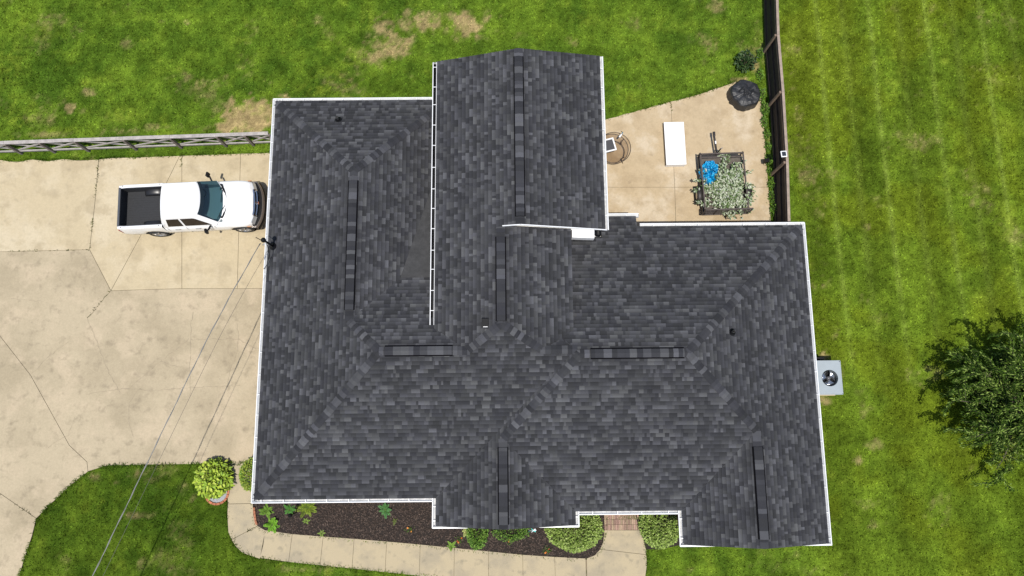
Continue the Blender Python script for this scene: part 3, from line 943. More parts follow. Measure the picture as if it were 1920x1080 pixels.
        while s < L - .02:
            e = rr.choice((.15, .15, .2, .28)) * rr.uniform(.9, 1.1)
            c0, c1 = A3 + d * s, A3 + d * min(s + e, L)
            vs = ring(c0, 0.088, .79) + ring(c1, 0.080, .79) + ring(c0, 0.05, .79) + ring(c1, 0.05, .79)
            MB().add(vs, [(0, 1, 4, 3), (1, 2, 5, 4), (0, 3, 9, 6), (2, 8, 11, 5), (0, 6, 7, 1), (1, 7, 8, 2), (3, 4, 10, 9), (4, 5, 11, 10)], tone2(rr)).build('ridge_cap', M_SHINGLE, v, attr=True)
            s += e
    return roof
roof = build_roof()

def build_house_shell():
    # walls (brick veneer, mostly under the eaves)
    def wall(poly, z0, z1):
        MB().prism(ccw(poly), z0, z1).build('wall', M_BRICKWALL, house)
    wall([(-8.92, -2.75), (-2.52, -2.75), (-2.52, 11.75), (-8.92, 11.75)], 0, 2.62)
    wall([(-2.50, -3.25), (5.9, -3.25), (5.9, 6.55), (-2.50, 6.55)], 0, 2.60)
    wall([(5.92, -3.24), (10.86, -3.24), (10.86, 6.56), (5.92, 6.56)], 0, 2.61)
    wall([(-2.40, 2.6), (2.02, 2.6), (2.02, 6.78), (-2.40, 6.78)], 2.0, 3.86)
    def gable_wall(x0, x1, xr, y0, y1, zb, ze, zr):
        vs = []
        for y in (y0, y1):
            vs += [(x0, y, zb), (x1, y, zb), (x1, y, ze), (xr, y, zr), (x0, y, ze)]
        MB().add(vs, [(0, 1, 2, 3, 4), (9, 8, 7, 6, 5), (0, 4, 9, 5), (1, 6, 7, 2), (4, 3, 8, 9), (3, 2, 7, 8), (0, 5, 6, 1)]).build('wall', M_BRICKWALL, house)
    gable_wall(-2.45, 1.93, -0.33, -3.75, -3.0, 0, 2.72, 3.40)
    gable_wall(6.35, 10.87, 8.615, -4.42, -3.2, 0, 2.74, 3.45)
    gable_wall(-2.42, 3.08, 0.35, 6.80, 12.7, 0, 4.0, 4.66)
    # soffits
    for (x0, x1, y0, y1, z) in ((-9.25, -2.6, -3.08, 12.13, 2.66), (-2.59, 11.18, -3.58, 6.88, 2.64), (-2.75, 2.23, -4.05, -3.59, 2.65), (6.05, 11.17, -4.75, -3.59, 2.655), (2.25, 4.84, 6.89, 7.33, 2.52)):
        MB().box(((x0 + x1) / 2, (y0 + y1) / 2, z), (x1 - x0, y1 - y0, 0.016)).build('soffit', M_SOFFIT, house)
    MB().add([(-2.72, 6.47, 3.98), (3.45, 6.47, 3.92), (3.45, 13.03, 3.92), (-2.72, 13.03, 3.98)], [(0, 1, 2, 3)]).build('soffit', M_SOFFIT, house)
    MB().add([(-2.72, 3.2, 3.985), (2.18, 3.2, 3.98), (2.18, 6.44, 3.98), (-2.72, 6.44, 3.985)], [(0, 1, 2, 3)]).build('soffit', M_SOFFIT, house)

    hm = MB().box((0, 0, 0), (0.022, 0.118, 0.012))
    hmesh = [None]
    def gutter(p, q, z, out, first=0.35, step=0.78, inside_mat=None, miter=(0, 0)):
        """open K-style trough along p-q, 'out' = outward unit normal; top lip at z"""
        p, q = Vector((*p, z)), Vector((*q, z))
        d = (q - p).normalized()
        o = Vector((*out, 0))
        prof = [(-0.008, 0.01), (-0.008, -0.115), (0.075, -0.115), (0.098, -0.055), (0.112, -0.02), (0.112, 0.0), (0.140, 0.0), (0.140, -0.022), (0.104, -0.062), (0.080, -0.122), (-0.014, -0.122), (-0.014, 0.01)]
        rows = []
        for (c, e) in ((p, -1), (q, 1)):
            mi = miter[0] if e < 0 else miter[1]
            rows.append([c + o * (a - 0.122) + d * (e * mi * a) + Vector((0, 0, b)) for a, b in prof])
        n = len(prof)
        fs = [(i, (i + 1) % n, n + (i + 1) % n, n + i) for i in range(n)] + [tuple(range(n))[::-1], tuple(range(n, 2 * n))]
        g = MB().add(rows[0] + rows[1], fs).build('gutter', M_WHITE_AL, house)
        # trough floor, mottled grey unless inside_mat is given
        fl = []
        for c in (p + d * 0.01, q - d * 0.01):
            fl += [c + o * (-0.004 - 0.122) + Vector((0, 0, -0.108)), c + o * (0.072 - 0.122) + Vector((0, 0, -0.108))]
        MB().add(fl, [(0, 1, 3, 2)]).build('gutter_floor', inside_mat or M_GUT_IN, g)
        if inside_mat:  # painted shade: dark sheet over the trough's inner faces
            rows = [[c + o * (a - 0.122) + Vector((0, 0, b)) for a, b in ((-0.004, 0.0), (-0.004, -0.105), (0.074, -0.105), (0.094, -0.055), (0.108, -0.012))] for c in (p + d * .01, q - d * .01)]
            MB().grid(rows).build('gutter_shade', inside_mat, g)
        L = (q - p).length
        t = first
        while t < L - 0.1:
            c = p + d * t + o * (0.058 - 0.122) + Vector((0, 0, 0.002))
            if hmesh[0] is None:
                h = hm.build('hanger', M_WHITE_AL, g)
                hmesh[0] = h.data
            else:
                h = bpy.data.objects.new('hanger', hmesh[0]); COL.objects.link(h); h.parent = g
            h.location = c
            h.rotation_euler = (0, 0, math.atan2(d.y, d.x))
            t += step * random.uniform(.9, 1.1)
        # end caps
        for c in (p, q):
            m = MB()
            m.add([c + o * (a - 0.122) + Vector((0, 0, b)) for a, b in ((-0.01, 0.006), (-0.01, -0.118), (0.077, -0.118), (0.108, -0.05), (0.13, 0.002))], [(0, 1, 2, 3, 4)])
            m.build('gutter_end', M_WHITE_AL, g)
        return g
    GZ = E0 + 0.005
    gutter((-9.37, 12.25), (-9.37, -3.20), GZ, (-1, 0))
    gutter((-9.37, 12.25), (-2.6, 12.25), GZ, (0, 1))
    gutter((-9.37, -3.20), (-2.87, -3.20), GZ, (0, -1))
    gutter((-2.87, -3.08), (-2.87, -4.12), GZ, (-1, 0), .3, .5)
    gutter((2.35, -3.58), (2.35, -4.12), GZ, (1, 0), .2, .5)
    gutter((2.35, -3.70), (5.93, -3.70), GZ, (0, -1), .5, .9)
    gutter((5.93, -3.58), (5.93, -4.82), GZ, (-1, 0), .3, .7)
    gutter((11.30, 7.0), (11.30, -4.82), GZ, (1, 0), .5, .85)
    gutter((4.97, 7.0), (11.30, 7.0), GZ, (0, 1), .5, .85)
    gutter((3.2, 7.45), (4.97, 7.45), GZ - .15, (0, 1), .4, .8)
    gutter((-2.885, 13.06), (-2.885, 2.93), 4.05, (-1, 0), .2, .78, M_BLACK)  # black inside paints the deep shade of this trough
    gutter((3.58, 13.29), (3.58, 6.45), 3.97, (1, 0), .5, .85)
    MB().box((-2.745, 8.02, 4.094), (.022, 10.05, .012)).build('drip_edge', M_WHITE_AL, house)
    # boxed returns at the front gables and rake boards
    def ret(x0, x1, y, z0, z1, w=0.06):
        MB().box(((x0 + x1) / 2, y, (z0 + z1) / 2), (abs(x1 - x0), w, abs(z1 - z0))).build('fascia', M_WHITE_AL, house)
    ret(-2.87, -1.62, -4.105, 2.60, 2.77)
    ret(0.93, 2.35, -4.105, 2.60, 2.77)
    ret(5.93, 7.15, -4.80, 2.60, 2.77)
    ret(10.2, 11.30, -4.80, 2.60, 2.77)
    def rake(x0, x1, pl, y, w=0.02, h=0.13, dz=-0.03):
        MB().bar((x0, y, zat(pl, x0, y) + dz - h / 2), (x1, y, zat(pl, x1, y) + dz - h / 2), w, h).build('rake_board', M_WHITE_AL, house)
    rake(-2.76, -0.33, pWb, -4.03); rake(-0.33, 2.24, pE1, -4.03)
    rake(6.04, 8.615, pW2, -4.73); rake(8.615, 11.19, pEb, -4.73)
    for xa, xb, pl in ((-2.74, 0.35, pWC), (0.35, 3.47, pED)):
        ya, yb = 13.15 + .036 * (xa - .35), 13.15 + .036 * (xb - .35)
        MB().bar((xa, ya, zat(pl, xa, ya) - .095), (xb, yb, zat(pl, xb, yb) - .095), .02, .13).build('rake_board', M_WHITE_AL, house)
    # step between the two taller roofs: white drip edge
    MB().bar((-0.28, 6.44, zat(pWC, -0.28, 6.44) + .012), (0.35, 6.44, 4.828 + .012), 0.03, 0.07).build('drip_edge', M_WHITE_AL, house)
    MB().bar((0.35, 6.44, 4.828 + .012), (3.5, 6.44, zat(pED, 3.5, 6.44) + .012), 0.03, 0.07).build('drip_edge', M_WHITE_AL, house)
    # eave fascia of the taller wing east of the low roof
    MB().bar((2.19, 2.9, zat(pEC, 2.19, 3) - .10), (2.19, 6.44, zat(pEC, 2.19, 6) - .10), 0.02, 0.16).build('fascia', M_DECK, house)
    for pts, z in ((((-9.25, 12.1), (-9.25, -3.05)), 2.70), (((11.18, 6.85), (11.18, -4.7)), 2.70), (((-9.2, -3.085), (-2.9, -3.085)), 2.70), (((2.3, -3.585), (5.95, -3.585)), 2.70), (((-2.73, 13.0), (-2.73, 3.3)), 3.99), (((3.455, 13.0), (3.455, 6.5)), 3.93), (((5.0, 6.875), (11.15, 6.875)), 2.70), (((-9.2, 12.125), (-2.6, 12.125)), 2.70)):
        MB().bar((*pts[0], z), (*pts[1], z), 0.02, 0.14).build('fascia', M_WHITE_AL, house)
    # plumbing vents through the roof
    def pipe(x, y, h, r=0.05, boxy=False):
        z = roof_z(x, y)
        if boxy:
            m = MB()
            m.box((x, y, z + .07), (.22, .24, .14)); m.box((x + .01, y + .02, z + .15), (.24, .26, .03))
            o = m.build('roof_vent', M_BLACK, house, bevel=.01)
            MB().box((x + .02, y - .135, z + .05), (.16, .02, .05)).build('vent_flange', M_WHITE_AL, o)
        else:
            o = MB().lathe([(0.14, 0.012), (0.12, 0.03), (0.075, 0.05), (0.065, 0.12)], (x, y, z), 16).build('pipe_boot', M_BLACK, house, smooth=True)
            MB().lathe([(r, 0.0), (r, h), (r * .8, h), (r * .8, h * .3), (0.001, h * .3)], (x, y, z), 16).build('vent_pipe', mat('pvc_black', (.02, .02, .02), .35), o, smooth=True)
    pipe(-6.65, 11.16, .30); pipe(7.88, 2.67, .28); pipe(-0.92, 2.99, .2, boxy=True)
build_house_shell()

# electrical service mast on the west eave
def build_mast():
    x, y = -9.0, 6.2
    z = roof_z(x, y)
    m = thing('service_mast', 'black electrical service mast rising through the roof edge above the truck', 'mast', (x, y, z - .1))
    MB().tube([(x, y, z - .25), (x - .01, y - .02, z + 1.05)], .038, 12).build('pipe', M_BLACK, m, smooth=True)
    MB().lathe([(.16, .01), (.13, .04), (.06, .10), (.045, .16)], (x, y, z), 14).build('flashing', M_BLACK, m, smooth=True)
    h = MB().lathe([(.045, 0), (.085, .02), (.095, .08), (.06, .15), (.001, .17)], (x - .01, y - .02, z + 1.02), 14).build('weatherhead', M_BLACK, m, smooth=True)
    MB().tube([(x - .05, y - .05, z + 1.05), (x - .25, y + .06, z + 1.15), (x - .35, y + .1, z + .95)], .014, 6).build('wire_loop', M_BLACK, m)
    MB().tube([(x, y - .03, z + .8), (x - .10, y - .08, z + .75), (x - .16, y - .12, z + .72)], .02, 6).build('insulator', mat('porcelain', (.5, .5, .5), .3), m)
    MB().tube([(x + .02, y - .05, z + .85), (x - .02, y - .4, z + .35), (x - .22, y - .75, z + .05), (x - .36, y - .85, z - .08)], .014, 6).build('drip_cable', M_BLACK, m)
    # service drop and phone cable sagging away to the street
    for nm, lab, off, r, mt in (('service_cable', 'thick twisted power cable running from the roof mast across the driveway', 0.0, .010, mat('cable_grey', (.20, .20, .195), .5)), ('telephone_cable', 'thin telephone cable running beside the power cable over the driveway', .30, .006, mat('cable_dark', (.10, .09, .08), .6))):
        pts = []
        for i in range(41):
            t = i / 40
            px = -9.12 + t * (-14.75 + 9.12) + off * (1 - .3 * t)
            py = 6.06 + t * (-8.0 - 6.06) - off * .3
            pz = 3.95 + .8 * t + .55 * math.sin(min(t * 3.0, 1) * math.pi / 2) * (1 - t * .7) - (0.15 if off else 0)
            pts.append((px, py, pz))
        c = MB().tube(pts, r, 6)
        if not off:
            for s in (0.4, 2.5):
                c.tube([(a + .02 * math.cos(i * 1.4 + s), b + .0, z_ + .02 * math.sin(i * 1.4 + s)) for i, (a, b, z_) in enumerate(pts)], .007, 5)
        tag(c.build(nm, mt, smooth=True), lab, 'cable')
build_mast()

# white equipment box hung on the wall under the taller gable
def build_wall_unit():
    t = thing('wall_unit', 'white metal box mounted under the taller roof gable above the lower roof', 'utility box', (2.7, 6.45, 3.4))
    z = 3.32
    MB().add([(2.27, 6.80, z), (3.10, 6.80, z), (3.10, 6.22, z), (2.27, 6.26, z), (2.27, 6.80, z + .42), (3.10, 6.80, z + .42), (3.10, 6.22, z + .34), (2.27, 6.26, z + .34)],
             [(0, 1, 2, 3), (4, 7, 6, 5), (0, 4, 5, 1), (1, 5, 6, 2), (2, 6, 7, 3), (3, 7, 4, 0)]).build('cabinet', M_WHITE_AL, t, bevel=.015)
    MB().lathe([(.0, 0), (.11, 0), (.12, -.05), (.12, -.32), (.09, -.34)], (3.26, 6.68, 3.5), 14, 'Y').build('exhaust_pipe', M_BLACK, t, smooth=True)
    for x in (2.4, 2.95):
        MB().box((x, 6.5, z - .03), (.05, .55, .05)).build('bracket', M_BLACK, t)
build_wall_unit()

# ------------------------------------------------------------------ pickup truck (local x forward, y left)
M_PAINT = mat('truck_white_paint', (0.80, 0.80, 0.80), 0.22, spec=0.5, coat=0.6)
M_CHROME = mat('chrome', (0.62, 0.64, 0.67), 0.18, 1.0)
M_LINER = mat('bed_liner', (0.020, 0.021, 0.024), 0.75, noise=[(25, 3, 0.25)])
M_CABIN = mat('cabin_grey', (0.05, 0.055, 0.06), 0.8)
M_DASH = mat('dash_grey', (0.16, 0.19, 0.20), 0.8, noise=[(4, 3, 0.25)])
M_TINT = mat('tinted_window', (0.018, 0.012, 0.009), 0.08, spec=0.25)
M_GLASS_T = glass_mat('windscreen_glass', (0.24, 0.36, 0.38), 0.08)
M_ALLOY = mat('alloy', (0.45, 0.44, 0.43), 0.35, 0.9)
M_AMBER = mat('amber_lens', (0.55, 0.22, 0.08), 0.3)
M_REDLENS = mat('red_lens', (0.35, 0.02, 0.02), 0.25)
M_LAMP = mat('headlamp_lens', (0.60, 0.63, 0.66), 0.12, 0.3)
M_SEAM = mat('panel_gap', (0.05, 0.05, 0.05), 0.8)

def build_truck():
    t = thing('pickup_truck', 'white four-door pickup truck with open black-lined bed parked on the driveway', 'pickup truck', (-13.09, 8.40, 0.03), R(2.6))
    B = lambda mb, n, m, **k: mb.build(n, m, k.pop('parent', t), local=True, **k)
    AX = (-1.62, 1.93)
    RW = 0.40
    def arch(x, zb):
        for a in AX:
            d = abs(x - a)
            if d < 0.49:
                zb = max(zb, 0.42 + math.sqrt(0.49 ** 2 - d * d))
        return zb
    def lerp_tab(tab, x):
        for i in range(len(tab) - 1):
            if tab[i][0] <= x <= tab[i + 1][0]:
                k = (x - tab[i][0]) / (tab[i + 1][0] - tab[i][0])
                return tab[i][1] + k * (tab[i + 1][1] - tab[i][1])
        return tab[0][1] if x < tab[0][0] else tab[-1][1]
    # cab lower body + hood
    top = [(-1.05, 1.20), (1.0, 1.20), (1.35, 1.22), (1.8, 1.20), (2.2, 1.16), (2.42, 1.10), (2.52, 1.03)]
    wid = [(-1.05, .985), (1.2, .995), (1.9, 1.0), (2.2, .985), (2.4, .95), (2.52, .90)]
    xs = sorted(set([-1.05, -.8, -.4, 0, .4, .8, 1.1, 1.3, 1.38, 1.43, 1.45, 1.5, 1.6, 1.75, 1.93, 2.1, 2.26, 2.36, 2.41, 2.43, 2.47, 2.52]))
    rows = []
    for x in xs:
        z, w = lerp_tab(top, x), lerp_tab(wid, x)
        zb = arch(x, .46)
        z1 = max(zb + .02, .70)
        z2 = max(z1 + .02, .93)
        half = [(w * .86, zb), (w * .985, zb + .01), (w, z1), (w * .985, z2), (w * .95, z - .10), (w * .86, z - .055), (w * .74, z - .050), (w * .66, z - .005), (w * .40, z + .02), (0, z + .03)]
        curve = -0.06 * 0
        full = [(x - .10 * (abs(y) / w) ** 3 * max(0, (x - 2.0)) / .5, y, zz) for y, zz in half] + [(x - .10 * (abs(y) / w) ** 3 * max(0, (x - 2.0)) / .5, -y, zz) for y, zz in half[-2::-1]]
        rows.append(full)
    mb = MB().grid(rows)
    n = len(rows[0])
    B(mb, 'body', M_PAINT, smooth=True)
    # inner wheel wells (dark)
    for a in AX:
        for s in (1, -1):
            m = MB().lathe([(0.47, -0.13), (0.47, 0.10), (0.01, 0.10)] if s < 0 else [(0.47, 0.13), (0.47, -0.10), (0.01, -0.10)], (a, s * .80, .42), 28, 'Y')
            B(m, 'wheel_well', M_BLACK)
    # front face under the hood: grille, lamps
    def face_curve(y, k=0.10): return -k * (abs(y) / .9) ** 2.2 * 1.6
    rows = []
    for z, dx in ((1.03, 2.53), (1.00, 2.56), (.90, 2.60), (.74, 2.62)):
        rows.append([(dx + face_curve(y), y, z) for y in np.linspace(-.88, .88, 17)])
    g = B(MB().grid(rows), 'front_panel', M_PAINT, smooth=True)
    rows = []
    for z, dx in ((1.045, 2.475), (1.0, 2.585), (.88, 2.62), (.77, 2.632)):
        rows.append([(dx + face_curve(y), y, z) for y in np.linspace(-.52, .52, 11)])
    gr = B(MB().grid(rows), 'grille', M_BLACK, smooth=True)
    def strip(y0, y1, zs, w, name, m, parent, dx0=0.012):
        pts = []
        for k in range(9):
            y = y0 + (y1 - y0) * k / 8
            z = zs[0] + (zs[1] - zs[0]) * k / 8
            dx = 2.64 - (z - .77) * .16
            pts.append((dx + face_curve(y) + dx0 - max(0, z - .98) * .9, y, z))
        m_ = MB()
        for a, b in zip(pts[:-1], pts[1:]):
            m_.bar(a, b, w, w)
        return B(m_, name, m, parent=parent)
    strip(-.54, .54, (1.035, 1.035), .05, 'grille_bar', M_CHROME, gr)
    strip(-.54, .54, (.765, .765), .05, 'grille_bar', M_CHROME, gr)
    strip(-.53, .53, (.90, .90), .055, 'grille_bar', M_CHROME, gr)
    for y in (-.54, 0, .54):
        m_ = MB()
        for za, zb in ((.765, .85), (.85, .94), (.94, 1.035)):
            f = lambda z: (2.64 - (z - .77) * .16 + face_curve(y) + .014 - max(0, z - .98) * .9, y, z)
            m_.bar(f(za), f(zb), .055, .05)
        B(m_, 'grille_bar', M_CHROME, parent=gr)
    # small ram-head style shield badge
    B(MB().add([(2.675, -.05, .93), (2.675, .05, .93), (2.685, .06, .90), (2.69, 0, .85), (2.685, -.06, .90)], [(0, 1, 2, 3, 4)]), 'badge', mat('badge_red', (.45, .16, .10), .35), parent=gr, solid=.012)
    for s in (1, -1):
        pts = [(.57, .80), (.86, .82), (.90, .93), (.84, 1.03), (.58, 1.02)]
        vs = [(2.655 + face_curve(y) - (z - .77) * .18 - max(0, z - .97) * .6, s * y, z) for y, z in pts]
        h = B(MB().add(vs, [tuple(range(5))] if s > 0 else [tuple(range(5))[::-1]]), 'headlight', M_LAMP, solid=.03)
        B(MB().box((2.30, s * .985, .88), (.16, .02, .07)), 'marker_light', M_AMBER, bevel=.01)
    # bumper: painted/chrome bar and black lower valance
    def bumper(zs, depth, m, name, y1=1.0):
        rows = []
        for z, dx in zs:
            rows.append([(dx - .28 * (abs(y) / 1.0) ** 2.6, y, z) for y in np.linspace(-y1, y1, 21)])
        return B(MB().grid(rows), name, m, smooth=True)
    bumper(((.745, 2.62), (.75, 2.74), (.73, 2.80), (.66, 2.845), (.56, 2.85), (.53, 2.80)), .1, mat('bumper_taupe', (.30, .265, .235), .3, .7), 'bumper')
    bumper(((.64, 2.845), (.60, 2.885), (.48, 2.89), (.36, 2.84), (.33, 2.70)), .1, M_BLACK, 'valance', .99)
    bumper(((.752, 2.60), (.760, 2.735), (.752, 2.775)), .1, M_BLACK, 'bumper_pad', .93)
    # cab greenhouse
    def level(k):
        xf, xr, w = 1.42 - .80 * k, -1.02 + .17 * k ** 2, .955 - .235 * k
        z = 1.19 + .66 * k
        fc = .34 - .20 * k
        pts = []
        for i in range(7): pts.append((xr + (xf - fc - xr) * i / 6, w, z))
        for i in range(1, 14):
            y = w - 2 * w * i / 14
            pts.append((xf - fc * (abs(y) / w) ** 2.4, y, z))
        for i in range(7): pts.append((xf - fc + (xr - xf + fc) * i / 6, -w, z))
        for i in range(1, 6): pts.append((xr - .05 * (1 - abs(1 - 2 * i / 6) ** 2) , -w + 2 * w * i / 6, z))
        return pts
    ks = [0, .06, .5, .92, .97]
    rows = [level(k) for k in ks]
    n = len(rows[0])
    vs = [p for r in rows for p in r]
    fs = []
    for i in range(len(ks) - 1):
        for k in range(n):
            if i in (1, 2) and 7 <= k <= 18:      # windscreen opening
                continue
            fs.append((i * n + k, (i + 1) * n + k, (i + 1) * n + (k + 1) % n, i * n + (k + 1) % n))
    # roof crown
    base = level(.97)
    cx = sum(p[0] for p in base) / n
    o = len(vs)
    prev = [(len(ks) - 1) * n + k for k in range(n)]
    for (f, dz) in ((.97, .018), (.90, .032), (.6, .045), (.25, .05)):
        ring = [(cx + (p[0] - cx) * f, p[1] * f, p[2] + dz) for p in base]
        idx = list(range(len(vs), len(vs) + n))
        vs += ring
        for k in range(n):
            fs.append((prev[k], idx[k], idx[(k + 1) % n], prev[(k + 1) % n]))
        prev = idx
    fs.append(tuple(prev[::-1]))
    cab = B(MB().add(vs, fs), 'cab', M_PAINT, smooth=True)
    # windscreen
    rows = []
    for k in (.04, .2, .4, .6, .8, .935):
        l = level(k)[6:20]
        rows.append([(p[0] + .004, p[1] * 1.0, p[2] + .004) for p in l])
    ws = B(MB().grid(rows), 'windscreen', M_GLASS_T, smooth=True)
    rows = []
    for k in (.80, .86, .935):
        rows.append([(p[0] + .008, p[1], p[2] + .008) for p in level(k)[6:20]])
    B(MB().grid(rows), 'sun_band', mat('sun_band', (.012, .02, .025), .15), parent=ws, smooth=True)
    # wipers on the cowl
    for (y0, y1) in ((.62, -.02), (-.10, -.70)):
        B(MB().tube([(1.46 - .30 * abs(y0) ** 2, y0, 1.235), (1.34 - .25 * abs((y0 + y1) / 2) ** 2, (y0 + y1) / 2, 1.30), (1.30 - .25 * abs(y1) ** 2, y1, 1.32)], .012, 5), 'wiper', M_BLACK)
    rows = []
    for dx, z in ((.0, 1.235), (.075, 1.240)):
        rows.append([(p[0] + dx + .01, p[1] * .98, z) for p in level(0)[7:19]])
    B(MB().grid(rows), 'cowl', M_BLACK)
    # side windows
    def pane(pts, s):
        vs = []
        for x, k in pts:
            w = .955 - .235 * k
            vs.append((x, s * (w + .007), 1.19 + .66 * k))
        return MB().add(vs, [tuple(range(len(vs)))] if s < 0 else [tuple(range(len(vs)))[::-1]])
    for s in (1, -1):
        B(pane([(-.82, .13), (-.20, .13), (-.24, .82), (-.72, .82)], s), 'side_window', M_TINT)
        B(pane([(-.12, .13), (.95, .13), (.82, .30), (.42, .78), (.34, .82), (-.16, .82)], s), 'side_window', M_TINT)
        # doors: seams and handles
        for x in (-.92, -.16, .98):
            B(MB().bar((x, s * .987, .52), (x, s * .965, 1.17), .008, .008), 'door_seam', M_SEAM)
        for x in (-.55, .28):
            B(MB().box((x, s * .998, 1.03), (.20, .035, .05)), 'door_handle', mat('handle_grey', (.30, .30, .30), .4), bevel=.01)
        # mirrors
        a = B(MB().bar((.88, s * .92, 1.22), (.78, s * 1.14, 1.24), .06, .05), 'mirror', M_BLACK)
        B(MB().box((.72, s * 1.20, 1.27), (.10, .19, .24), s * -.25), 'mirror_housing', M_BLACK, parent=a, bevel=.03)
    # cabin inside
    B(MB().box((.95, 0, 1.14), (.75, 1.62, .10), 0), 'dashboard', M_DASH, bevel=.03)
    B(MB().box((1.28, 0, 1.21), (.14, 1.3, .02), 0), 'defrost_vent', M_BLACK)
    for y in (.4, -.4):
        s_ = MB(); s_.box((.0, y, 1.0), (.5, .52, .18)); s_.box((-.25, y, 1.3), (.16, .5, .6)); s_.box((-.27, y, 1.66), (.1, .26, .16))
        B(s_, 'seat', M_CABIN, bevel=.04)
    B(MB().lathe([(.17, -.012), (.19, -.012), (.19, .012), (.17, .012)], (.50, .40, 1.30), 20, 'Z', close=True), 'steering_wheel', M_BLACK)
    B(MB().box((0, 0, .80), (2.0, 1.7, .04)), 'cabin_floor', M_CABIN)
    # bed: outer sides, rails, liner, tailgate
    for s in (1, -1):
        rows = []
        for x in sorted(set([-2.86, -2.6, -2.3, -2.12, -2.08, -2.0, -1.85, -1.62, -1.4, -1.25, -1.16, -1.12, -1.06])):
            zb = arch(x, .50 if x > -2.5 else .55)
            w = .985 - (.03 if x < -2.8 else 0)
            z1 = max(zb + .02, .72); z2 = max(z1 + .02, 1.0)
            rows.append([(x, s * y, z) for y, z in ((w * .9, zb), (w * .99, zb + .005), (w, z1), (w * .985, z2), (w * .955, 1.28), (w * .94, 1.325), (w * .90, 1.335), (w * .84, 1.33), (w * .82, 1.30), (w * .82, 1.22))])
        B(MB().grid(rows if s > 0 else [r for r in rows][::-1]), 'bed_side', M_PAINT, smooth=True)
        B(MB().box((-1.97, s * .795, 1.02), (1.74, .03, .54)), 'bed_liner', M_LINER)
        # wheel box
        rows = []
        for i in range(9):
            a = math.pi * i / 8
            rows.append([(-1.62 + .40 * math.cos(a), s * y, .83 + .24 * math.sin(a) ** .6 if 0 < i < 8 else .83) for y in (.78, .60, .56)])
        rows2 = [[(q[0], q[1], q[2] - (.04 if j == 2 else 0)) for j, q in enumerate(r)] for r in rows]
        m_ = MB().grid(rows2)
        m_.add([rows2[i][2] for i in range(9)], [tuple(range(9))])
        B(m_, 'wheel_box', mat('liner_gloss', (.016, .016, .018), .35), smooth=True)
        for x in (-2.72, -1.20):
            B(MB().box((x, s * .87, 1.337), (.035, .035, .006)), 'stake_pocket', M_BLACK)
        # tail lamp
        B(MB().box((-2.87, s * .90, 1.02), (.03, .12, .36)), 'tail_light', M_REDLENS, bevel=.01)
    fl = MB().box((-1.96, 0, .80), (1.76, 1.58, .05))
    bed = B(fl, 'bed_floor', M_LINER)
    for y in np.linspace(-.62, .62, 13):
        B(MB().box((-1.96, float(y), .829), (1.7, .045, .012)), 'floor_rib', M_LINER, parent=bed)
    B(MB().box((-1.085, 0, 1.04), (.05, 1.66, .55)), 'bed_front', M_LINER)
    tg = B(MB().box((-2.835, 0, .96), (.05, 1.62, .72)), 'tailgate', M_PAINT, bevel=.012)
    B(MB().box((-2.80, 0, 1.04), (.03, 1.58, .56)), 'tailgate_liner', M_LINER, parent=tg)
    B(MB().box((-2.835, 0, 1.332), (.085, 1.64, .025)), 'tailgate_cap', mat('cap_grey', (.07, .075, .085), .5), parent=tg, bevel=.008)
    B(MB().box((-2.88, 0, .60), (.16, 1.86, .16)), 'bumper', M_CHROME, bevel=.03)
    B(MB().box((0.1, 0, .45), (5.0, 1.0, .18)), 'chassis', M_BLACK)
    # wheels
    for a in AX:
        for s in (1, -1):
            w = B(MB().lathe([(.27, s * .12), (.36, s * .13), (.395, s * .10), (.40, 0), (.395, -s * .10), (.36, -s * .13), (.27, -s * .12)], (a, s * .86, RW), 32, 'Y'), 'wheel', M_RUBBER, smooth=True)
            B(MB().lathe([(.275, s * .115), (.25, s * .09), (.23, s * .05), (.01, s * .05)], (a, s * .86, RW), 24, 'Y'), 'rim', M_ALLOY, parent=w)
            m_ = MB()
            for k in range(5):
                an = 2 * math.pi * k / 5
                m_.bar((a, s * .94, RW), (a + .25 * math.cos(an), s * .955, RW + .25 * math.sin(an)), .03, .07, up=(0, 1, 0))
            m_.lathe([(.07, s * .11), (.07, s * .06)], (a, s * .86, RW), 12, 'Y')
            B(m_, 'wheel_spokes', M_ALLOY, parent=w)
build_truck()

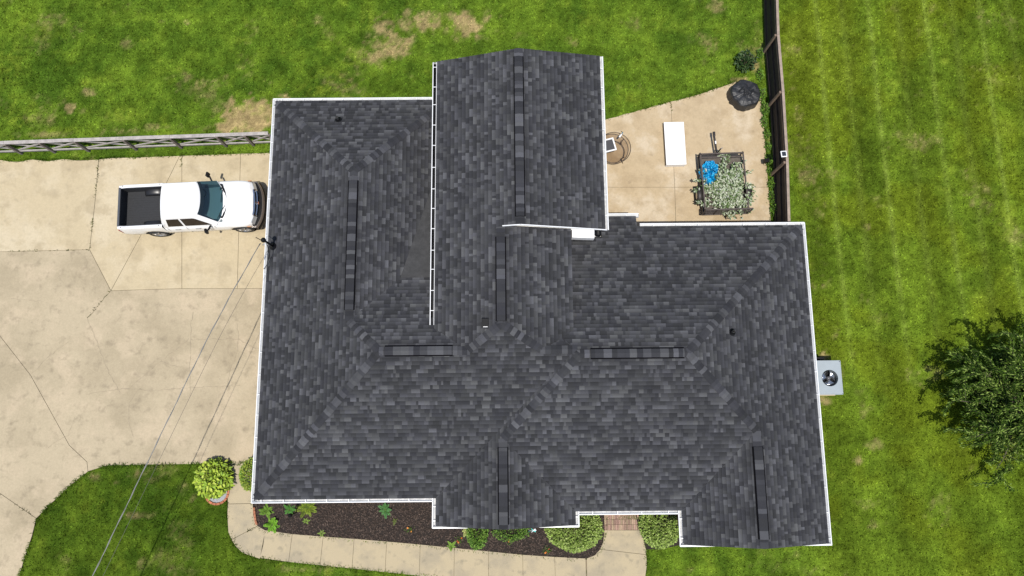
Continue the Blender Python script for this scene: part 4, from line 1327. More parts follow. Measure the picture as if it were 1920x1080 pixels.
# ------------------------------------------------------------------ fences
def build_ranch_fence():
    f = thing('ranch_fence', 'low weathered grey wooden fence with crossed braces along the top of the driveway', 'fence', (-15, 11.3, 0))
    tops = [-125, -60, 7, 72, 138, 230, 318, 405, 458, 503]
    H = 1.1
    pts = []
    for px in tops:
        x, y = P2(px, 268 - px * .036, H)
        pts.append((x, 11.17 + (x + 21.29) * .0290))
    rr = random.Random(3)
    for i, (x, y) in enumerate(pts):
        m = MB(); m.box((x, y - .05, H / 2 - .02), (.11, .10, H - .02), rr.uniform(-.04, .04))
        m.build('post', M_WOODGREYD, f, bevel=.006)
        if i == 0: continue
        x0, y0 = pts[i - 1]
        dz = rr.uniform(-.02, .015)
        a, b = Vector((x0, y0, 0)), Vector((x, y, 0))
        d = (b - a).normalized()
        u = Vector((0, 0, 1))
        MB().bar(a + d * .004 + u * (H + .015 + dz * .3), b - d * .004 + u * (H + .015 + rr.uniform(-.01, .01)), .15, .035).build('cap_board', M_WOODGREY, f, bevel=.004)
        off = Vector((0, .02, 0))
        MB().bar(a + off + u * (H - .09), b + off + u * (H - .09 + dz), .035, .13).build('rail', M_WOODGREY, f, bevel=.004)
        off2 = Vector((0, -.01, 0))
        MB().bar(a + off2 + u * .20, b + off2 + u * (.20 + dz), .05, .11).build('rail', M_WOODGREY, f, bevel=.004)
        MB().bar(a + Vector((0, -.005, .27)), b + Vector((0, -.005, H - .16)), .03, .09).build('brace', M_WOODGREY, f, bevel=.004)
        MB().bar(a + Vector((0, .035, H - .16)), b + Vector((0, .035, .27)), .03, .09).build('brace', M_WOODGREY, f, bevel=.004)
    MB().box((-9.28, 11.42, 1.0), (.12, .06, .16)).build('bracket', M_WHITE_AL, f)
build_ranch_fence()

def build_privacy_fence():
    f = thing('privacy_fence', 'tall dark brown board fence with lighter posts beside the patio', 'fence', (11.3, 13, 0))
    H = 1.6
    fx = lambda y: 11.18 + (y - 7.5) * .024 + .05 * math.sin(y * .7)
    rr = random.Random(9)
    y = 6.95
    while y < 19.6:
        w = .138
        h = H + rr.uniform(-.012, .012)
        m = MB()
        x = fx(y) + .075
        m.box((x + rr.uniform(-.003, .003), y, h / 2 + .02), (.018, w, h - .04), rr.uniform(-.012, .012))
        m.build('picket', M_WOODDARK, f)
        y += .144
    posts = [7.15, 9.86, 12.93, 15.5, 18.2]
    for yy in posts:
        x = fx(yy)
        MB().box((x - .045, yy, H / 2 - .02), (.09, .095, H)).build('post', M_WOODMID, f, bevel=.005)
    ends = [6.9] + posts[1:] + [19.7]
    for a, b in zip(ends[:-1], ends[1:]):
        for z, t in ((.28, .04), (.85, .04), (1.42, .04)):
            o = MB().bar((fx(a) + .03, a + .01, z), (fx(b) + .03, b - .01, z), .04, .09).build('rail', M_WOODDARK if z < 1.4 else M_WOODMID, f)
        MB().bar((fx(a) + .045, a + .004, H + .02), (fx(b) + .045, b - .004, H + .02), .11, .03).build('cap_board', M_WOODCAP, f, bevel=.004)
    s = thing('solar_light', 'small white framed solar light panel fixed on top of the dark board fence', 'solar light', (fx(10.15) - .1, 10.15, 1.62))
    x, y = fx(10.15) - .12, 10.17
    MB().box((x, y, 1.70), (.24, .26, .035), .08).build('frame', M_WHITE_AL, s, bevel=.006)
    MB().box((x, y, 1.722), (.165, .18, .012), .08).build('solar_cell', mat('solar_cell', (.03, .035, .045), .25), s)
    MB().tube([(x + .05, y, 1.60), (x + .03, y, 1.69)], .015, 8).build('bracket', M_BLACK, s)
    w = thing('wall_spotlight', 'small black spotlight box at the fence foot among the weeds', 'spotlight', (10.9, 10.4, 0))
    MB().box((10.93, 10.36, .42), (.20, .16, .22), .1).build('housing', M_BLACK, w, bevel=.02)
    MB().tube([(10.93, 10.36, 0), (10.93, 10.36, .34)], .02, 8).build('stake', M_BLACK, w)
build_privacy_fence()

# ------------------------------------------------------------------ plants
def nrm(a): return a / np.maximum(np.linalg.norm(a, axis=1, keepdims=True), 1e-9)
def leaf_cloud(name, Pn, D, U, L, W, C, parent=None, material=None, fold=.18, droop=.25):
    """folded kite-shaped leaves; Pn base points, D leaf direction, U rough normal"""
    n = len(Pn)
    D = nrm(D)
    S = nrm(np.cross(D, U))
    Nn = np.cross(S, D)
    L = np.broadcast_to(L, (n,))[:, None]
    W = np.broadcast_to(W, (n,))[:, None]
    tip = Pn + D * L - np.array([0, 0, 1.0]) * L * droop
    mid = Pn + D * L * .45
    l = mid - S * W + Nn * W * fold
    r = mid + S * W + Nn * W * fold
    V = np.stack([Pn, r, tip, Pn, tip, l], 1).reshape(-1, 3)
    CC = np.repeat(C, 6, 0)
    return np_mesh(name, V, 3, material or M_LEAF, parent, CC)
def dome_points(n, c, rx, ry, rz, shell=.25, seed=0, zmin=0.0, lump=.12):
    g = np.random.default_rng(seed)
    v = nrm(g.normal(size=(n, 3)))
    v[:, 2] = np.abs(v[:, 2]) * (1 - zmin) + zmin * v[:, 2]
    k = 1 - shell * g.random(n) ** 1.5
    lum = 1 + lump * (fbm(v[:, 0] * 2 + seed, v[:, 1] * 2 + v[:, 2] * 2, 1.5, 3, seed) - .5) * 2
    p = v * (k * lum)[:, None] * np.array([rx, ry, rz])
    return p + np.array(c), v, g
def shrub(name, label, cat, c, rx, ry, rz, n, L, W, cols, seed, group=None, shell=.35, lump=.14, stems=5, up=.35):
    t = thing(name, label, cat, (c[0], c[1], 0.01), 0, group)
    p, v, g = dome_points(n, (c[0], c[1], c[2]), rx, ry, rz, shell, seed, lump=lump)
    D = v + g.normal(size=(n, 3)) * .55 + np.array([0, 0, up])
    U = v * .6 + np.array([0, 0, 1.0]) + g.normal(size=(n, 3)) * .25
    base = np.array(cols)[g.integers(0, len(cols), n)]
    C = base * g.uniform(.75, 1.25, (n, 1))
    leaf_cloud('crown', p, D, U, g.uniform(.7, 1.25, n) * L, g.uniform(.8, 1.2, n) * W, C, t)
    m = MB()
    rr = random.Random(seed)
    for k in range(stems):
        a = rr.uniform(0, 6.28)
        m.tube([(c[0] + .05 * math.cos(a), c[1] + .05 * math.sin(a), 0), (c[0] + rx * .35 * math.cos(a), c[1] + ry * .35 * math.sin(a), c[2] + rz * .4), (c[0] + rx * .7 * math.cos(a), c[1] + ry * .7 * math.sin(a), c[2] + rz * .65)], [.015, .011, .005], 5)
    m.build('stem', M_WOODMID, t)
    return t

def build_lime_bush():
    # big-leaved lime shrub: each leaf a piece of its own
    c = P(401, 900, 0.0)
    cx, cy = -11.80, -2.56
    t = thing('lime_shrub', 'round lime-green large-leaved shrub at the driveway corner in a brick ring', 'shrub', (cx, cy, 0))
    meshes = []
    for k in range(6):
        rr = random.Random(20 + k)
        col = [(.30, .42, .035), (.38, .48, .05), (.24, .36, .03), (.34, .44, .04), (.42, .50, .07), (.20, .31, .03)][k]
        vs, fs = [], []
        L, W = .20, .056
        rows = []
        for i, s in enumerate((0, .2, .45, .7, .9, 1.0)):
            w = W * math.sin(math.pi * min(s * .92 + .06, 1)) ** .8
            z = .05 * math.sin(s * 2.2) - .13 * s * s
            rows.append([(s * L, -w, z + w * .3), (s * L, 0, z), (s * L, w, z + w * .3)])
        mb = MB().grid(rows, col)
        me = bpy.data.meshes.new('leaf')
        me.from_pydata(mb.v, [], mb.f)
        a = me.color_attributes.new('tone', 'FLOAT_COLOR', 'POINT')
        a.data.foreach_set('color', [x for v in mb.v for x in (*col, 1)])
        me.materials.append(M_LEAF)
        meshes.append(me)
    rr = random.Random(77)
    inv = TMAT[t.name].inverted()
    N = 300
    for i in range(N):
        u = (i + .5) / N
        ph = i * 2.399963
        zz = .98 - 1.0 * u
        r = math.sqrt(max(0, 1 - zz * zz))
        k = rr.uniform(.70, 1.03)
        ph += rr.uniform(-.12, .12)
        q = Vector((r * math.cos(ph) * .72 * k, r * math.sin(ph) * .72 * k, .26 + zz * .50 * k + rr.uniform(-.05, .04)))
        o = bpy.data.objects.new('leaf', rr.choice(meshes))
        COL.objects.link(o)
        o.parent = t
        yaw = rr.choice((ph, rr.uniform(0, 6.28), -1.6)) + rr.uniform(-1.0, 1.0)
        o.rotation_euler = (rr.uniform(-.35, .35), -(.15 + .75 * zz) * .5 + rr.uniform(-.25, .3), yaw)
        o.location = q
        s = rr.uniform(.55, .9)
        o.scale = (s, s, s)
    # dark inner twigs
    m = MB()
    for k in range(26):
        a = rr.uniform(0, 6.28); e = rr.uniform(.2, 1.4)
        m.tube([(cx, cy, .02), (cx + .3 * math.cos(a) * math.cos(e), cy + .3 * math.sin(a) * math.cos(e), .1 + .35 * math.sin(e)), (cx + .6 * math.cos(a) * math.cos(e), cy + .6 * math.sin(a) * math.cos(e), .45 + .4 * math.sin(e))], [.014, .01, .005], 5)
    m.build('stem', M_WOODMID, t)
    p, v, g = dome_points(1600, (cx, cy, .20), .70, .70, .50, .35, 5)
    leaf_cloud('inner_foliage', p, v + g.normal(size=v.shape) * .6, v + np.array([0, 0, 1.0]), .12, .036, np.array([.26, .36, .035]) * g.uniform(.35, 1.2, (1600, 1)), t)
    # brick planter ring and its grey gravel
    rc = P(407, 923, 0.05)
    ring = thing('brick_planter_ring', 'ring of red bricks around grey gravel below the lime shrub', 'planter', (rc[0], rc[1], 0))
    MB().lathe([(.0, .03), (.40, .03), (.42, .0)], (rc[0], rc[1], 0.0), 28).build('gravel', mat('gravel_grey', (.33, .34, .36), .9, noise=[(45, 3, .4)], bump=(60, .8, .02)), ring)
    for k in range(18):
        a = 2 * math.pi * k / 18
        q = rr.uniform(.8, 1.2)
        MB().box((rc[0] + .45 * math.cos(a), rc[1] + .45 * math.sin(a), .045), (.085, .14, .09), a, col=(.40 * q, .155 * q, .085 * q)).build('brick', M_BRICK, ring, attr=True, bevel=.005)
    e = thing('brick_edging', 'short row of red bricks edging the mulch bed by the curved walk', 'edging', (-9.7, -3.9, 0))
    pts = [P(474.5 + (i * .7), 951 + i * 6.2, .05) for i in range(5)] + [P(480, 984, .05)]
    for i in range(len(pts) - 1):
        a, b = Vector(pts[i]), Vector(pts[i + 1])
        d = (b - a).normalized()
        q = rr.uniform(.8, 1.15)
        MB().bar(a + d * .006 + Vector((.04, 0, 0)), b - d * .006 + Vector((.04, 0, 0)), .08, .09, col=(.38 * q, .16 * q, .09 * q)).build('brick', M_BRICK, e, attr=True, bevel=.005)
build_lime_bush()

G_MID = [(.085, .18, .02), (.12, .23, .03), (.055, .12, .015), (.17, .27, .05)]
G_HEDGE = [(.20, .29, .055), (.26, .35, .085), (.14, .22, .035), (.31, .39, .12)]
G_YEL = [(.26, .33, .04), (.20, .28, .03), (.30, .36, .07)]
G_DARK = [(.022, .05, .014), (.035, .07, .02), (.016, .035, .012), (.06, .10, .03)]
def at(px, py, z): return P(px, py, z)
def build_plants():
    def sh(name, label, px, py, zc, rx, ry, rz, n, L, W, cols, seed, **k):
        x, y, _ = P(px, py, zc)
        return shrub(name, label, k.pop('cat', 'shrub'), (x, y, zc), rx, ry, rz, n, L, W, cols, seed, **k)
    sh('lime_shrub', 'light green shrub half hidden under the west gutter beside the walk', 470, 890, .25, .40, .58, .42, 1100, .10, .03, G_YEL + [(.15, .26, .04)], 2)
    sh('clipped_shrub', 'narrow dark green clipped shrub left of the garden pinwheel', 895, 990, .2, .42, .78, .55, 1700, .075, .026, G_MID, 3, lump=.08)
    sh('clipped_shrub', 'ragged dark green shrub tucked under the small front gable', 958, 988, .15, .75, .50, .45, 1700, .06, .022, G_MID + [(.035, .075, .014)], 4, lump=.3)
    sh('clipped_hedge', 'broad rounded light green hedge left of the brick landing', 1077, 991, .2, 1.10, .80, .60, 4200, .095, .030, G_HEDGE, 5, lump=.10, cat='hedge')
    sh('clipped_hedge', 'rounded light green hedge right of the brick landing', 1237, 982, .2, .80, .86, .58, 3000, .095, .030, G_HEDGE, 6, lump=.10, cat='hedge')
    sh('dark_shrub', 'small dark glossy shrub near the covered fire pit', 1397, 117, .2, .42, .44, .50, 420, .13, .045, G_DARK, 7, lump=.4, shell=.7)
    # bed plants
    def fern(name, label, px, py, n, L, cols, seed, cat='plant', W=.02, el=(.15, .9)):
        x, y, _ = P(px, py, .05)
        t = thing(name, label, cat, (x, y, .01))
        g = np.random.default_rng(seed)
        rr = random.Random(seed)
        pts, ds, us, ls, cs = [], [], [], [], []
        m = MB()
        for k in range(n):
            a = 2 * math.pi * k / n + rr.uniform(-.3, .3)
            e = rr.uniform(*el)
            LL = L * rr.uniform(.7, 1.15)
            c3 = [(x + LL * s * math.cos(a) * math.cos(e), y + LL * s * math.sin(a) * math.cos(e), .03 + LL * s * math.sin(e) - .35 * LL * s * s) for s in (0, .35, .7, 1)]
            m.tube(c3, [.006, .005, .003, .002], 4)
            for j in range(14):
                s = (j + 1) / 14.5
                i = min(int(s * 3), 2); f = s * 3 - i
                q = np.array(c3[i]) * (1 - f) + np.array(c3[i + 1]) * f
                for sg in (-1, 1):
                    pts.append(q); ds.append((math.cos(a + sg * 1.0), math.sin(a + sg * 1.0), .15)); us.append((0, 0, 1)); ls.append(LL * .36 * (1 - s * .75)); cs.append(np.array(rr.choice(cols)) * rr.uniform(.7, 1.3))
        m.build('stem', MATS['leaf_stem'], t)
        leaf_cloud('fronds', np.array(pts), np.array(ds, float), np.array(us, float), np.array(ls), W, np.array(cs), t)
    mat('leaf_stem', (.10, .16, .03), .7)
    fern('fern', 'bright green fern spreading over the edge of the curved walk', 510, 984, 11, .42, [(.12, .27, .02), (.16, .33, .03)], 31, 'fern')
    fern('fern', 'green fern beside the brick edging under the corner gutter', 500, 958, 9, .36, [(.13, .24, .03)], 32, 'fern')
    fern('leafy_plant', 'small dark green leafy plant left of the black stake light', 543, 956, 8, .30, [(.06, .18, .03)], 33)
    fern('grassy_clump', 'yellow-green grassy clump right of the black stake light', 575, 952, 16, .45, [(.26, .33, .05), (.20, .28, .03)], 34, W=.010)
    fern('leafy_plant', 'small blue-green leafy plant under the middle of the front gutter', 722, 956, 9, .33, [(.09, .22, .08), (.05, .14, .03)], 35)
    fern('yucca', 'pale yellow-green spiky plant at the gable gutter end', 876, 990, 9, .36, [(.36, .38, .14), (.28, .32, .10)], 36, W=.016)
    fern('seedling', 'tiny yellow-green seedling in the mulch below the grassy clump', 573, 977, 6, .18, [(.16, .24, .04)], 37)
    fern('seedling', 'tiny green seedling in mulch at the walk edge near the bed middle', 603, 1000, 6, .16, [(.18, .26, .05)], 38)
    fern('seedling', 'low green seedling at the walk edge below the orange flower', 846, 1024, 8, .24, [(.16, .28, .04)], 39)
    fern('seedling', 'tiny olive seedling in the middle of the mulch bed', 740, 978, 6, .16, [(.10, .12, .03)], 40)
    # orange flowers
    def flower(label, px, py, seed, n=4):
        x, y, _ = P(px, py, .1)
        t = thing('flower', label, 'flower', (x, y, .01))
        rr = random.Random(seed)
        for k in range(n):
            a, b = x + rr.uniform(-.10, .10), y + rr.uniform(-.10, .10)
            h = rr.uniform(.06, .14)
            MB().tube([(x, y, .0), (a, b, h)], .005, 5).build('stem', MATS['leaf_stem'], t)
            m = MB()
            col = rr.choice([(.62, .16, .03), (.70, .28, .07), (.50, .06, .03)])
            for j in range(8):
                an = 2 * math.pi * j / 8
                an2 = an + .5
                m.add([(a, b, h), (a + .028 * math.cos(an - .3), b + .028 * math.sin(an - .3), h + .008), (a + .036 * math.cos(an), b + .036 * math.sin(an), h + .003), (a + .028 * math.cos(an + .3), b + .028 * math.sin(an + .3), h + .008)], [(0, 1, 2, 3)], col)
            m.build('petals', M_LEAF, t, attr=True)
        g = np.random.default_rng(seed)
        N = 40
        p = np.stack([x + g.normal(0, .08, N), y + g.normal(0, .08, N), g.uniform(.02, .12, N)], -1)
        leaf_cloud('foliage', p, g.normal(size=(N, 3)) + np.array([0, 0, .3]), np.tile([0, 0, 1.0], (N, 1)), .07, .018, np.array([.07, .12, .025]) * g.uniform(.7, 1.3, (N, 1)), t)
    flower('orange flowers standing alone in the middle of the mulch', 768, 993, 1)
    flower('red-orange flowers beside the narrow clipped shrub', 861, 1014, 2)
    flower('coral flowers below the ragged shrub', 957, 1012, 3, 6)
    flower('rusty orange flowers by the broad hedge', 1026, 1032, 4, 3)
    # pinwheel and stake light
    x, y, _ = P(998, 994, .45)
    t = thing('garden_pinwheel', 'teal and white garden pinwheel on a stick in the mulch', 'garden ornament', (x, y, 0))
    MB().tube([(x, y, 0), (x, y, .5)], .012, 6).build('stick', M_WOODMID, t)
    for k in range(6):
        a = 2 * math.pi * k / 6 + .3
        cs, sn = math.cos(a), math.sin(a)
        c2, s2 = math.cos(a + .55), math.sin(a + .55)
        m = MB().add([(x, y - .02, .5), (x + .17 * cs, y - .03 + .08 * sn, .5 + .12 * sn), (x + .16 * c2, y + .03 + .08 * s2, .53 + .12 * s2)], [(0, 1, 2)])
        m.build('vane', mat('vane_teal', (.12, .50, .46), .4) if k % 2 else mat('vane_white', (.75, .74, .76), .4), t, solid=.004)
    x, y, _ = P(553, 962, .3)
    t = thing('stake_light', 'slim black garden stake light between two plants under the front gutter', 'garden light', (x, y, 0))
    MB().tube([(x, y, 0), (x, y, .85)], .022, 8).build('stake', M_BLACK, t)
    MB().lathe([(.03, -.1), (.07, -.08), (.075, .02), (.02, .06), (.001, .065)], (x, y, .9), 12).build('lamp_head', M_BLACK, t, smooth=True)
    # black hose along the landing
    pts = [P(1192, 962, .05), P(1194, 972, .05), P(1197, 984, .05), P(1202, 994, .05), P(1206, 1004, .05)]
    tag(MB().tube(pts, .018, 8).build('garden_hose', M_BLACK, smooth=True), 'thin black hose lying between brick landing and hedge', 'hose')
    # weeds along the foot of the board fence, one tuft after another
    spots = [(1428, 178, .28), (1433, 205, .30), (1432, 228, .22), (1437, 252, .2), (1440, 275, .2), (1442, 300, .24), (1443, 320, .16), (1446, 345, .24), (1447, 368, .22), (1450, 392, .26), (1425, 100, .22), (1424, 140, .24)]
    words = ['tall leafy weed right of the covered fire pit', 'bushy weed by the second fence post', 'low weed just below the second fence post', 'thin weed at the fence foot above the solar light', 'sparse weed at the fence foot level with the trailer tongue', 'weed around the black spotlight at the fence foot', 'small weed under the solar light at the fence foot', 'leafy weed between fence and trailer wheel', 'bladed weed at fence foot beside the trailer gate', 'weed at fence foot closest to the house roof', 'weed at the fence foot by the first post above the patio', 'weed between the dark shrub and the board fence']
    for i, ((px, py, r), lab) in enumerate(zip(spots, words)):
        x, y, _ = P(px, py, .1)
        shrub('weed', lab, 'weed', (x, y, .05), r * .5, r * 1.05, r * 1.2, int(150 * r / .25), .10, .022, [(.10, .20, .025), (.14, .26, .03), (.06, .12, .02)], 200 + i, 'weeds along the board fence', shell=.7, lump=.4, stems=3)
build_plants()

# ------------------------------------------------------------------ the tree on the east lawn
def build_tree():
    bx, by = 19.6, -.05
    t = thing('willow_tree', 'dark ragged small-leaved tree on the lawn at the right edge', 'tree', (bx, by, 0))
    rr = random.Random(12)
    m = MB()
    m.tube([(bx, by, -.05), (bx + .06, by + .02, .6), (bx + .02, by + .08, 1.3), (bx + .1, by + .05, 1.9), (bx + .05, by + .1, 2.5)], [.16, .13, .11, .07, .03], 10)
    twigs = MB()
    pts, ds, us, ls, cs = [], [], [], [], []
    def foliage(curve, dens, L):
        cv = [np.array(c) for c in curve]
        n = len(cv) - 1
        for k in range(dens):
            s = rr.uniform(.12, 1.0) * n
            i = min(int(s), n - 1)
            q = cv[i] + (cv[i + 1] - cv[i]) * (s - i)
            d = cv[i + 1] - cv[i]
            d = d / np.linalg.norm(d)
            pts.append(q + np.array([rr.gauss(0, .05) for _ in range(3)]))
            ds.append(d * 1.1 + np.array([rr.gauss(0, .6) for _ in range(3)]) + np.array([0, 0, -.08]))
            us.append((rr.gauss(0, .5), rr.gauss(0, .5), 1))
            ls.append(L * rr.uniform(.7, 1.3))
            c = rr.choice([(.030, .062, .009), (.045, .088, .011), (.020, .042, .007), (.085, .145, .018), (.042, .078, .010), (.22, .30, .07)])
            cs.append(np.array(c) * rr.uniform(.8, 1.25))
    for k in range(46):
        a = rr.uniform(0, 2 * math.pi)
        z0 = rr.uniform(.5, 2.3)
        reach = rr.uniform(1.0, 3.05) * (1.10 - .10 * z0)
        lift = rr.uniform(.2, .75)
        sw = rr.uniform(-.6, .7)
        curve = []
        for j in range(7):
            s = j / 6
            an = a + sw * s
            curve.append((bx + .05 + reach * s * math.cos(an), by + .06 + reach * s * math.sin(an), z0 + lift * math.sin(s * 2.0) - .2 * s * s))
        m.tube(curve, [.04 * (1 - .85 * j / 6) + .004 for j in range(7)], 5)
        foliage(curve[1:], 60, .15)
        for b in range(rr.randint(9, 15)):
            s = rr.uniform(.2, 1.0) * 6
            i = min(int(s), 5)
            q = Vector(curve[i]).lerp(Vector(curve[i + 1]), s - i)
            an = a + sw + rr.gauss(0, .9)
            L = rr.uniform(.5, 1.35)
            bend = rr.uniform(-1.2, 1.3)
            drop = rr.uniform(.1, .55)
            c2 = [tuple(q + Vector((L * u * math.cos(an + bend * u), L * u * math.sin(an + bend * u), .25 * L * math.sin(u * 2.2) - drop * L * u * u))) for u in (0, .25, .5, .75, 1)]
            twigs.tube(c2, [.008, .007, .005, .004, .002], 4)
            foliage(c2, int(105 * L + 15), .12)
    m.build('trunk', mat('bark', (.10, .085, .06), .9, noise=[(12, 4, .35)]), t)
    stuff(twigs.build('twigs', mat('twig_bark', (.12, .12, .06), .85), t))
    leaf_cloud('crown', np.array(pts), np.array(ds), np.array(us, float), np.array(ls), .021, np.array(cs), t, mat('willow_leaf', attr=True, rough=.8, spec=.1))
build_tree()

# ------------------------------------------------------------------ patio things
def build_patio_things():
    # covered fire pit
    x, y, _ = P(1396, 178, .25)
    t = thing('covered_fire_pit', 'round fire pit under a wrinkled black fabric cover at the patio corner', 'fire pit', (x, y, .03))
    rows = []
    N = 64
    rr = random.Random(5)
    fold = [rr.gauss(0, 1) for _ in range(N)]
    fold = [(fold[i] + fold[i - 1] + fold[(i + 1) % N]) / 3 for i in range(N)]
    for (r, z, f) in ((.685, .03, .02), (.675, .12, .02), (.655, .34, .016), (.635, .44, .012), (.59, .50, .012), (.46, .525, .012), (.30, .54, .010), (.16, .56, .006), (.05, .575, 0)):
        ring = []
        for k in range(N):
            a = 2 * math.pi * k / N
            poly = 1 - .045 * (math.cos(5 * a + .6) * .5 + .5) + .03 * math.cos(2 * a + .4)
            q = r * poly + fold[k] * f * 2
            zz = z + (.016 * math.sin(7 * a + r * 9) + .012 * math.sin(3 * a - r * 14) if r < .6 else 0) + fold[k] * f
            ring.append((x + q * math.cos(a), y + q * math.sin(a), .03 + zz - .03))
        rows.append(ring)
    mb = MB().grid([r[::-1] for r in rows], close_u=True)
    mb.f.append(tuple(range((len(rows) - 1) * N, len(rows) * N)))
    M_COVER = mat('black_cover', (.020, .021, .024), .5, noise=[(5, 4, .25)], bump=(6, .45, .05))
    c = mb.build('cover', M_COVER, t)
    # pinched folds lying on top
    def ridge(pts, w, h, nm='fold'):
        vs, fs = [], []
        for (px, py) in pts:
            vs.append((x + px, y + py, .56))
        for i in range(len(pts) - 1):
            a, b = Vector(vs[i]), Vector(vs[i + 1])
            d = (b - a).normalized(); s = Vector((-d.y, d.x, 0))
            m = MB().add([a - s * w, a + s * w, a + Vector((0, 0, h)), b - s * w, b + s * w, b + Vector((0, 0, h))], [(0, 3, 5, 2), (1, 2, 5, 4), (0, 2, 1), (3, 4, 5)])
            m.build(nm, M_COVER, c, smooth=False)
    ridge([(-.12, .22), (.16, -.06), (.30, .10)], .05, .05)
    ridge([(-.12, .22), (-.34, .02)], .04, .04)
    ridge([(-.10, .12), (-.14, -.12), (.10, -.12), (-.10, .12)], .035, .05)
    ridge([(.16, -.06), (.12, -.22)], .04, .04)
    # long white storage box
    a, b, c2 = Vector(P(1246, 229, .30)), Vector(P(1284, 228.5, .30)), Vector(P(1248, 309, .30))
    cx, cy = P(1265.5, 269, .30)[:2]
    w, l = .865, 1.93
    t = thing('storage_box', 'long low white plastic storage box lying on the patio', 'storage box', (cx, cy, .03), R(.6))
    M_WB = mat('white_plastic', (.80, .80, .80), .4, noise=[(3, 3, .04)])
    MB().box((0, 0, .125), (w - .03, l - .03, .25)).build('body', mat('white_plastic_side', (.72, .74, .78), .4), t, bevel=.015, local=True)
    lid = MB().box((0, 0, .285), (w, l, .055)).build('lid', M_WB, t, bevel=.014, local=True)
    for yy in (.78, .20, -.40):
        MB().lathe([(.028, 0), (.024, .004), (.001, .004)], (-.28, yy, .312), 12).build('screw_cap', mat('cap_dot', (.45, .45, .46), .5), lid, local=True)
    for (dx, dy, ww) in ((-.22, .03, .09), (-.10, .03, .11), (-.2, -.05, .06), (-.08, -.05, .09)):
        MB().box((dx, dy, .314), (ww, .016, .003)).build('faint_print', mat('faint_print', (.6, .6, .61), .5), lid, local=True)
    MB().box((-w / 2 + .02, 0, .12), (.035, l - .1, .2)).build('side_shade', mat('shade_taupe', (.12, .10, .085), .6), t, local=True)  # dark strip paints the shade on the west side below the lid
    # round glass patio table
    x, y, _ = P(1152, 277, .72)
    t = thing('glass_table', 'round brown-tinted glass patio table half under the east gutter', 'patio table', (x, y, .03))
    MB().lathe([(.69 + .016 * math.cos(u), .72 + .016 * math.sin(u)) for u in [2 * math.pi * k / 8 for k in range(8)]], (x, y, 0), 48, close=True).build('rim', mat('bronze_metal', (.10, .075, .055), .4, .5), t, smooth=True)
    MB().lathe([(.001, .722), (.68, .722)], (x, y, 0), 48).build('glass_top', glass_mat('brown_glass', (.80, .74, .66), .06), t)
    MB().lathe([(.50 + .014 * math.cos(u), .25 + .014 * math.sin(u)) for u in [2 * math.pi * k / 8 for k in range(8)]], (x, y, 0), 40, close=True).build('stretcher_ring', MATS['bronze_metal'], t, smooth=True)
    for k in range(4):
        a = math.pi / 4 + k * math.pi / 2
        MB().tube([(x + .62 * math.cos(a), y + .62 * math.sin(a), .03), (x + .48 * math.cos(a), y + .48 * math.sin(a), .3), (x + .58 * math.cos(a), y + .58 * math.sin(a), .70)], .018, 8).build('leg', MATS['bronze_metal'], t, smooth=True)
    # white framed panel on the table
    x2, y2, _ = P(1141, 272, .80)
    s = thing('framed_panel', 'white square frame with dark centre lying on the glass table', 'frame', (x2, y2, .745), R(14))
    for (cx2, cy2, sx, sy) in ((0, .255, .57, .06), (0, -.255, .57, .06), (.255, 0, .06, .45), (-.255, 0, .06, .45)):
        MB().box((cx2, cy2, .03), (sx, sy, .05)).build('frame_bar', M_WHITE_AL, s, bevel=.006, local=True)
    MB().box((0, 0, .012), (.45, .45, .02)).build('panel', mat('dark_mesh', (.05, .05, .055), .6), s, local=True)
    x3, y3, _ = P(1161, 257, .76)
    s = thing('spray_bottle', 'small blue-headed spray bottle lying on the glass table', 'bottle', (x3, y3, .745), R(50))
    MB().lathe([(.001, 0), (.035, 0), (.04, .02), (.04, .14), (.015, .19)], (0, 0, 0), 12, 'Y').build('bottle', M_WHITE_AL, s, smooth=True, local=True).rotation_euler = (0, 0, R(-90))
    MB().box((.22, 0, .03), (.07, .03, .05)).build('spray_head', mat('blue_plastic', (.05, .22, .34), .4), s, bevel=.008, local=True)
    MB().box((.25, .05, .03), (.02, .10, .02)).build('trigger', M_BLACK, s, local=True)
build_patio_things()

